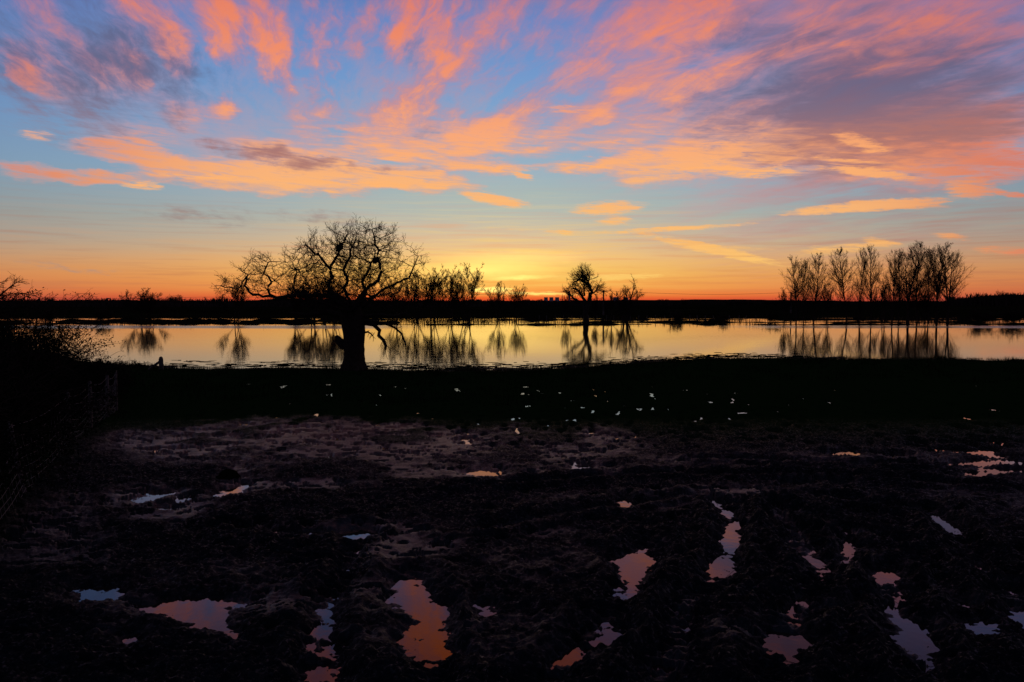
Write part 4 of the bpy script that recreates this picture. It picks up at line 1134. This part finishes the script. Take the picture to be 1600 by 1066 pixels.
# ------------------------------------------------------------------ left hedge, brambles, hawthorn
def leaves(soup, P_, size, rng):
    n = len(P_)
    a = unit(rng.normal(0, 1, (n, 3))); b_ = unit(np.cross(a, rng.normal(0, 1, (n, 3))))
    sz = size * rng.uniform(.6, 1.3, (n, 1))
    V = np.stack([P_ - a * sz, P_ + b_ * sz * .55, P_ + a * sz, P_ - b_ * sz * .55], 1).reshape(-1, 3)
    soup.add(V, np.arange(4 * n).reshape(n, 4))
def bramble(px, py_top, Y, wid, dep, label, seed, nst=170, z0=.5, arch=1.0):
    rng = np.random.RandomState(seed)
    c = at(px, py_top, Y); H = c.z - z0
    e = empty('bramble_bush', (c.x, Y, z0), label, 'bush', 'brambles along the left fence')
    st_, lv = Soup(), Soup()
    s0 = np.stack([rng.uniform(-wid, wid, nst) * .85, rng.uniform(-dep, dep, nst) * .85, np.full(nst, -.3)], 1)
    env = np.sqrt(np.clip(1 - (s0[:, 0] / (wid * 1.1)) ** 2, .15, 1))
    di = np.stack([rng.normal(0, .35, nst), rng.normal(0, .35, nst), np.ones(nst)], 1)
    K = 12; ln = (H + .3) * env * rng.uniform(.9, 1.5, nst)
    pts = np.empty((nst, K, 3)); pts[:, 0] = s0; d = unit(di); bend = unit(np.stack([rng.normal(0, 1, nst), rng.normal(0, 1, nst), np.zeros(nst)], 1))
    for k in range(1, K):
        d = unit(d + bend * .10 * arch + np.array([0, 0, -.015 * k * arch]) + rng.normal(0, .06, (nst, 3)))
        pts[:, k] = pts[:, k - 1] + d * (ln / (K - 1))[:, None]
    pts[:, :, 2] = np.minimum(pts[:, :, 2], H * 1.1)
    rad = np.linspace(.009, .004, K)[None] * np.ones((nst, 1))
    tube_batch(st_, pts, rad, 3)
    s1, d1, t1, r1 = kids(pts, rad, 7, .15, 1, (.4, 1.2), rng, 0, 0)
    p1, r1_ = grow(s1, d1, rng.uniform(.12, .45, len(s1)), np.full(len(s1), .005), np.full(len(s1), .003), 4, .25, .0, rng)
    tube_batch(st_, p1, r1_, 3)
    link('stems', st_.mesh('stems'), M_twig, e)
    pp = np.concatenate([p1[:, 1:].reshape(-1, 3), pts[:, 2:].reshape(-1, 3)])
    pp = pp + rng.normal(0, .03, pp.shape)
    nn = 3 if H > .9 else 2
    hi = pp[:, 2] < H * .78
    extra = np.concatenate([pp[hi] + rng.normal(0, .055, pp[hi].shape) for _ in range(nn)])
    leaves(lv, np.concatenate([pp[rng.uniform(size=len(pp)) < .6], extra]), .030, rng)
    o = link('foliage', lv.mesh('foliage'), M_leaf, e); o['kind'] = 'stuff'
BR = [(18, 546, 21, 1.0, 1.6, 'tall bramble bush at the left edge with thin stems over the water', 260),
      (70, 553, 23, 1.0, 1.5, 'bramble bush with curling shoots against the water near the left edge', 200),
      (108, 554, 25, .75, 1.4, 'rounded bramble bush at the middle of the left hedge top', 200),
      (138, 571, 27, .7, 1.4, 'low bramble bush where the left hedge drops to the shore', 160),
      (-60, 545, 17, 1.6, 1.6, 'thick bramble bush cut off by the left edge', 240),
      (-110, 592, 13.5, 1.1, 1.5, 'near bramble bush behind the leaning fence post', 220),
      (-25, 585, 17, 1.1, 1.5, 'bramble bush filling the hedge below the curling shoots', 260),
      (68, 588, 21.5, .95, 1.5, 'bramble bush behind the far fence posts', 220),
      (118, 592, 24.5, .7, 1.2, 'low bramble bush at the end of the fence', 160),
      (-230, 600, 10.5, 1.2, 1.5, 'nearest bramble bush left of the leaning fence post', 200)]
for i, (px, pt, Y, w, dp, lab, ns) in enumerate(BR): bramble(px, pt, Y, w, dp, lab, 50 + i, ns, .35)
# wispy arching shoots at the end of the hedge
rng = np.random.RandomState(91)
for px, Y, lab in [(176, 30, 'wispy bramble with arching bare shoots left of the gate post'), (205, 31.5, 'small bramble shoots arching over beside the gate post')]:
    c = at(px, 576, Y); e = empty('bramble_shoots', (c.x, Y, c.z), lab, 'bush', 'brambles along the left fence')
    st_, lv = Soup(), Soup()
    for k in range(13):
        L = rng.uniform(.5, 1.15); dr = rng.choice([-1, 1]) * rng.uniform(.3, 1.0)
        tq = np.linspace(0, 1, 12); x = dr * L * tq; z = L * (1.1 * tq - .95 * tq ** 2) * rng.uniform(.6, 1.1) 
        q = np.stack([x + rng.uniform(-.3, .3), np.full(12, rng.uniform(-.3, .3)), z - .05], 1) + rng.normal(0, .012, (12, 3))
        tube(st_, q, np.linspace(.013, .006, 12), 3)
        i = rng.randint(3, 12, 9); leaves(lv, q[i] + rng.normal(0, .03, (9, 3)), .045, rng)
    link('stems', st_.mesh('stems'), M_twig, e); link('leaves', lv.mesh('leaves'), M_leaf, e)['kind'] = 'stuff'
# hawthorn cut by the left edge
def hawthorn():
    Y = 24.0; rng = np.random.RandomState(17)
    base = at(-30, 560, Y); e = empty('hawthorn_tree', base, 'bare thorny tree reaching in from the left edge', 'tree')
    tr, cr = Soup(), Soup()
    L = [([(-30, 560), (-28, 520), (-26, 490), (-20, 470)], .14, .07), ([(-28, 500), (-14, 480), (0, 466), (12, 456), (22, 444), (31, 434)], .05, .012), ([(-20, 480), (-6, 462), (2, 446), (8, 434)], .045, .012),
         ([(-26, 490), (-30, 460), (-24, 430), (-8, 414), (6, 404)], .05, .012), ([(-24, 500), (-4, 490), (14, 474), (27, 462), (36, 456)], .04, .01), ([(-14, 486), (4, 476), (18, 466), (34, 462), (40, 463)], .03, .008),
         ([(-26, 480), (-50, 440), (-70, 420)], .06, .015), ([(-10, 470), (-4, 452), (-2, 440), (1, 426)], .03, .01)]
    for i, (pp, r0, r1) in enumerate(L):
        q = np.array([[*(at(a - 24, b_ + 6, Y) - base)] for a, b_ in pp]); q[:, 1] += np.linspace(0, rng.uniform(-.8, .8), len(q))
        tube(tr, q, np.linspace(r0, r1, len(q)), 6)
        s1, d1, t1, r1_ = kids(q[None], np.linspace(r0, r1, len(q))[None], 22, .2, 1, (.3, .9), rng, 0, 0)
        p1, rr = grow(s1, d1, rng.uniform(.12, .42, len(s1)), np.full(len(s1), .008), np.full(len(s1), .004), 5, .12, .04, rng); tube_batch(cr, p1, rr, 3)
        s2, d2, t2, r2 = kids(p1, rr, 4, .2, 1, (.5, 1.1), rng, 0, 0)
        p2, rr = grow(s2, d2, rng.uniform(.06, .25, len(s2)), np.full(len(s2), .005), np.full(len(s2), .003), 2, .1, 0, rng); tube_batch(cr, p2, rr, 3)
    link('trunk', tr.mesh('trunk', True), M_bark, e); link('crown', cr.mesh('crown'), M_twig, e)
hawthorn()
bramble(-15, 474, 23, 1.6, 1.2, 'tall dark thorn hedge at the left edge below the bare tree', 77, 420, .35, .35)
bramble(12, 500, 23.5, .7, .9, 'dense thorn bush just inside the left edge', 78, 220, .35, .5)

# ------------------------------------------------------------------ fence on the left
def fence():
    lean = [-.30, -.2, -.02, .0, .0, .03, 0, 0]
    b0 = fence_pts[2]
    e = empty('wire_fence', (b0[0], b0[1], MUD), 'slack stock fence of thin wooden posts and wire below the left hedge', 'fence')
    tops = []
    for i, (x, y) in enumerate(fence_pts):
        s = Soup(); z = MUD + .05
        h = 1.15; ln_ = -.34 if i == 2 else lean[i] * .6
        tx, ty = x + ln_ * h * .9, y + .12 * h * (i == 2)
        tube(s, [(x - b0[0], y - b0[1], -.25), (x - b0[0] + ln_ * .5, y - b0[1], .6), (tx - b0[0], ty - b0[1], h), (tx - b0[0], ty - b0[1], h + .02)], [.045, .042, .04, .005], 7)
        link('post', s.mesh('post', True), M_wood, e); tops.append((tx - b0[0], ty - b0[1], h, x - b0[0], y - b0[1]))
    rng = np.random.RandomState(2)
    hs = [1.08, .92, .74, .58, .44, .32, .22, .12]
    strands = []
    for hf in hs:
        pts = []
        for (a, b_) in zip(tops[:-1], tops[1:]):
            for k in range(8):
                u = k / 8; f = hf / 1.15
                xa = a[3] + (a[0] - a[3]) * f; ya = a[4] + (a[1] - a[4]) * f; xb = b_[3] + (b_[0] - b_[3]) * f; yb = b_[4] + (b_[1] - b_[4]) * f
                sag = -.09 * math.sin(u * math.pi) * (1 + (hf < 1.0) * .4) + rng.normal(0, .008)
                pts.append((xa + (xb - xa) * u, ya + (yb - ya) * u, hf + sag))
        pts.append((tops[-1][0], tops[-1][1], hf)); strands.append(pts)
        s = Soup(); tube(s, pts, .0035, 4); link('wire', s.mesh('wire'), M_wire, e)
    s = Soup()
    m = len(strands[0])
    for k in np.arange(0, m - 1, .5):
        i = int(k); f = k - i
        col_ = [tuple(np.array(st_[i]) * (1 - f) + np.array(st_[i + 1]) * f) for st_ in strands[1:]]
        tube(s, col_, .0025, 3)
    o = link('stay_wires', s.mesh('stay_wires'), M_wire, e); o['kind'] = 'stuff'
fence()

# gate post stub with its brace by the shore
Yg = on_ground(252, 577, MUD)[1]
pb = at(252, 577, Yg)
e = empty('gate_post', pb, 'short round topped wooden post with a slanting brace at the shore', 'post')
s = Soup(); pmx = Yg / FPX
tube(s, [(0, 0, -.4), (0, 0, .2), (-.01, 0, 15 * pmx), (0, 0, 18.5 * pmx), (.01, 0, 20 * pmx)], [.10, .10, .10, .075, .02], 10)
link('post', s.mesh('post', True), M_wood, e)
s = Soup(); tube(s, [(-.02, 0, 13 * pmx), (-7 * pmx, -.05, 8 * pmx), (-14 * pmx, -.1, 2.5 * pmx), (-18 * pmx, -.1, -1.5 * pmx)], [.055, .06, .06, .06], 7)
link('brace', s.mesh('brace', True), M_wood, e)

# ------------------------------------------------------------------ power station, chimney, pole line, small tower
def cooling_tower(px, top, w, Y, lab):
    H = at(px, top, Y).z; p = at(px, 474, Y); r = w / 2 * Y / FPX
    e = empty('cooling_tower', (p.x, Y, 0), lab, 'cooling tower', 'cooling towers on the horizon')
    s = Soup(); NA = 28; aa = np.arange(NA) * 2 * math.pi / NA; V = []
    prof = [(0, 1.28), (.12, 1.2), (.3, 1.08), (.5, .98), (.7, .93), (.85, .94), (1, .99), (1.0, .95), (.9, .90)]
    for f, k in prof: V.append(np.stack([r * k * np.cos(aa), r * k * np.sin(aa), np.full(NA, H * (f * .96 + .04))], 1))
    V = np.array(V); ix = np.arange(V.shape[0] * NA).reshape(-1, NA); nx_ = np.roll(ix, -1, 1)
    s.add(V.reshape(-1, 3), np.stack([ix[:-1], nx_[:-1], nx_[1:], ix[1:]], -1).reshape(-1, 4))
    link('shell', s.mesh('shell', True), M_conc, e)
    s = Soup()
    tube(s, [(0, 0, -1), (0, 0, H * .05)], r * 1.2, 28); link('base', s.mesh('base', True), M_conc, e)
YT = 5200.
for px, tp, w, lab in [(853, 464.6, 6.2, 'leftmost of three grey cooling towers standing together on the horizon'), (861.5, 464.6, 6.4, 'middle one of three grey cooling towers on the horizon'), (870.5, 464.6, 6.6, 'rightmost of three grey cooling towers standing together on the horizon'),
                       (962.5, 464.3, 9.5, 'wider cooling tower behind the willow scrub'), (978, 464.6, 8, 'cooling tower at the foot of the leaning willow')]:
    cooling_tower(px, tp, w, YT, lab)
H = at(889.5, 454, YT).z; p = at(889.5, 474, YT)
e = empty('chimney', (p.x, YT, 0), 'tall thin power station chimney left of the gnarled tree', 'chimney')
s = Soup(); r = 1.35 * YT / FPX; tube(s, [(0, 0, 0), (0, 0, H * .5), (0, 0, H - 2), (0, 0, H)], [r * 1.25, r * 1.05, r * .9, r * .95], 16); link('stack', s.mesh('stack', True), M_conc, e)
s = Soup(); tube(s, [(0, 0, H * .93), (0, 0, H * .95)], r * 1.12, 16); link('band', s.mesh('band', True), M_conc, e)
# small mushroom shaped water tower on the left hill
Yt = 2400.; k = Yt / FPX; p = at(168.5, 471, Yt)
e = empty('water_tower', p, 'tiny mushroom shaped water tower on the left hill', 'tower')
s = Soup(); tube(s, [(0, 0, -3), (0, 0, 3.2 * k)], [.5 * k, .35 * k], 10); link('stem', s.mesh('stem', True), M_conc, e)
s = Soup(); tube(s, [(0, 0, 2.8 * k), (0, 0, 3.6 * k), (0, 0, 5.2 * k), (0, 0, 5.4 * k)], [.5 * k, 2.0 * k, 1.9 * k, .2], 14); link('tank', s.mesh('tank', True), M_conc, e)

# power line
POLES = [(943, 453.5, 178), (1236, 456.5, 210), (560, 459, 300), (320, 464, 420), (60, 464.5, 470)]
pole_tops = []
for px, tp, Y, in POLES:
    b0 = at(px, tp, Y); H = b0.z - .2
    lab = {943: 'wooden power pole between the gnarled tree and the willow', 1236: 'wooden power pole hidden in the poplar pair', 560: 'wooden power pole behind the oak', 320: 'wooden power pole on the left near the oak tip', 60: 'wooden power pole at far left'}[px]
    e = empty('power_pole', (b0.x, Y, .2), lab, 'pole', 'poles carrying the overhead wire')
    s = Soup(); tube(s, [(0, 0, -1), (0, 0, H)], [.20, .15], 8); link('mast', s.mesh('mast', True), M_wood, e)
    s = Soup(); box(s, 0, 0, H - .25, 1.6, .12, .12); link('crossarm', s.mesh('crossarm'), M_wood, e)
    pole_tops.append(Vector((b0.x, Y, b0.z - .1)))
for i, (a, b_) in enumerate([(0, 1), (2, 3), (3, 4), (0, 2)]):
    s = Soup(); A__, B__ = pole_tops[a], pole_tops[b_]
    pts = [(A__.lerp(B__, u / 24.)) + Vector((0, 0, -1.6 * math.sin(math.pi * u / 24.) * .4)) for u in range(25)]
    tube(s, pts, .03 + .02 * (A__.y > 250), 4)
    o = link('overhead_wire', s.mesh('overhead_wire'), M_wire)
    tag(o, ['thin overhead wire running right from the pole by the gnarled tree', 'overhead wire on the left between the oak and its tip', 'overhead wire low over the skyline at far left', 'overhead wire behind the trees right of the oak'][i], 'wire', 'overhead wires')

# ------------------------------------------------------------------ reeds, grass, clods
rng = np.random.RandomState(44)
s = Soup()
n = 16000
px_ = np.concatenate([rng.uniform(560, 1620, n - 4000), rng.uniform(20, 560, 4000)])
yy = rng.choice([118., 130., 141., 150.], n, p=[.18, .27, .25, .30]) + rng.normal(0, 1.5, n)
Xr = (px_ - 800) / FPX * yy
dens = fbm(Xr * .12, yy * .05, 4, 71, .6)
k = (dens + rng.normal(0, .05, n)) > .50
Xr, yy = Xr[k], yy[k]; n = len(Xr)
p_, r_ = grow(np.stack([Xr, yy, np.full(n, -.1)], 1), np.stack([rng.normal(0, .12, n), rng.normal(0, .1, n), np.ones(n)], 1), rng.uniform(.3, .95, n), np.full(n, .022), np.full(n, .008), 2, .05, 0, rng)
tube_batch(s, p_, r_, 3)
o = link('reeds', s.mesh('reeds'), M_reed); o['kind'] = 'stuff'; tag(o, 'dead reeds standing in the flood before the far bank', 'reeds')
# flooded fence posts in front of the far bank
pg = 'thin posts standing in the flood before the far bank'
pm_ = None
for i, px in enumerate(list(range(842, 1190, 13))):
    w = at(px + rng.uniform(-1.5, 1.5), 502, 138 + rng.uniform(-.6, .6))
    if pm_ is None:
        s = Soup(); tube(s, [(0, 0, -.5), (0, 0, .95), (0, 0, 1.0)], [.06, .055, .01], 6); pm_ = s.mesh('flooded_post', True)
    o = link('flooded_post', pm_, M_wood); o.location = (w.x, w.y, 0); o.rotation_euler = (0, rng.normal(0, .06), 0)
    tag(o, 'thin wooden post in the line standing in the flood before the far bank', 'post', pg)
# grass along the near shore and over the turf
s = Soup(); n = 60000
aa = rng.uniform(-.70, .70, n); shd = np.interp(aa, sh_x, sh_d)
yy = shd - np.abs(rng.normal(0, 3.2, n)) + .9
half = n // 2; yy[half:] = shd[half:] - rng.uniform(0, 16, n - half)
Xg = aa * yy
zg, _, _ = field(Xg.copy(), yy.copy())
clump = fbm(Xg * 1.3, yy * 1.3, 4, 88, .6)
k = (zg > -.02) & (clump > .44) & (zg < .5)
Xg, yy, zg, clump = Xg[k], yy[k], zg[k], clump[k]; n = len(Xg)
h = rng.uniform(.05, .16, n) * (.5 + 1.3 * ss(clump, .44, .7)); a = rng.uniform(0, 6.28, n); w = .010
b0 = np.stack([Xg - np.cos(a) * w, yy - np.sin(a) * w, zg - .02], 1); b1 = np.stack([Xg + np.cos(a) * w, yy + np.sin(a) * w, zg - .02], 1)
tp = np.stack([Xg + rng.normal(0, .05, n), yy + rng.normal(0, .05, n), zg + h], 1)
V = np.stack([b0, b1, tp], 1).reshape(-1, 3)
o = link('grass', mesh_np('grass', V, np.arange(3 * n).reshape(n, 3)), M_grass); o['kind'] = 'stuff'; tag(o, 'short dark grass along the near shore', 'grass')
# floating rafts of flooded weed just off the shore
s = Soup(); m = 900
aa = rng.uniform(-.42, .35, m); shd = np.interp(aa, sh_x, sh_d); yc = shd + np.abs(rng.normal(0, 1.9, m)) + .1
for x_, y_ in zip(aa * yc, yc):
    a_ = rng.uniform(.05, .42) ** 1.0; b_ = rng.uniform(.04, .13)
    th = np.arange(10) * 2 * math.pi / 10; rr = rng.uniform(.35, 1.35, 10)
    ring = np.stack([x_ + a_ * rr * np.cos(th), y_ + b_ * rr * np.sin(th), np.full(10, -.01)], 1)
    top_ = ring * 1.0; top_[:, 0] = x_ + (ring[:, 0] - x_) * .6; top_[:, 1] = y_ + (ring[:, 1] - y_) * .6; top_[:, 2] = rng.uniform(.004, .02)
    V = np.concatenate([ring, top_, [[x_, y_, .03]]]); Fq = [[i, (i + 1) % 10, 10 + (i + 1) % 10, 10 + i] for i in range(10)] + [[10 + i, 10 + (i + 1) % 10, 20, 20] for i in range(0)]
    Fq += [[10, 11, 12, 13], [10, 13, 14, 19], [14, 15, 18, 19], [15, 16, 17, 18]]
    s.add(V, Fq)
o = link('floating_weed', s.mesh('floating_weed'), M_bank); o['kind'] = 'stuff'; tag(o, 'dark rafts of flooded weed just off the near shore', 'weed')
# dark lump of earth on the mud
def clod_obj(px, py, rx, rz_, lab, seed):
    x, y = on_ground(px, py); s = Soup(); nu, nv = 18, 9
    V = []
    for j in range(nv):
        ph = math.pi / 2 * j / (nv - 1)
        for i in range(nu):
            th = 2 * math.pi * i / nu
            k = .75 + .5 * float(fbm(np.array([math.cos(th) * 1.5 + seed]), np.array([math.sin(th) * 1.5 + ph * 2]), 3, seed)[0])
            V.append((rx * k * math.cos(th) * math.cos(ph), rx * .8 * k * math.sin(th) * math.cos(ph), rz_ * k * math.sin(ph) - .03))
    ix = np.arange(nu * nv).reshape(nv, nu); nx_ = np.roll(ix, -1, 1)
    s.add(V, np.stack([ix[:-1], nx_[:-1], nx_[1:], ix[1:]], -1).reshape(-1, 4))
    o = link('earth_clod', s.mesh('earth_clod', True), M_bank); o.location = (x, y, MUD + .02); tag(o, lab, 'clod')
clod_obj(356, 750, .20, .17, 'rounded dark clod of earth on the pale smooth mud at left', 4)

polys = sum(len(m.polygons) for m in bpy.data.meshes)
print('unique polys', polys)
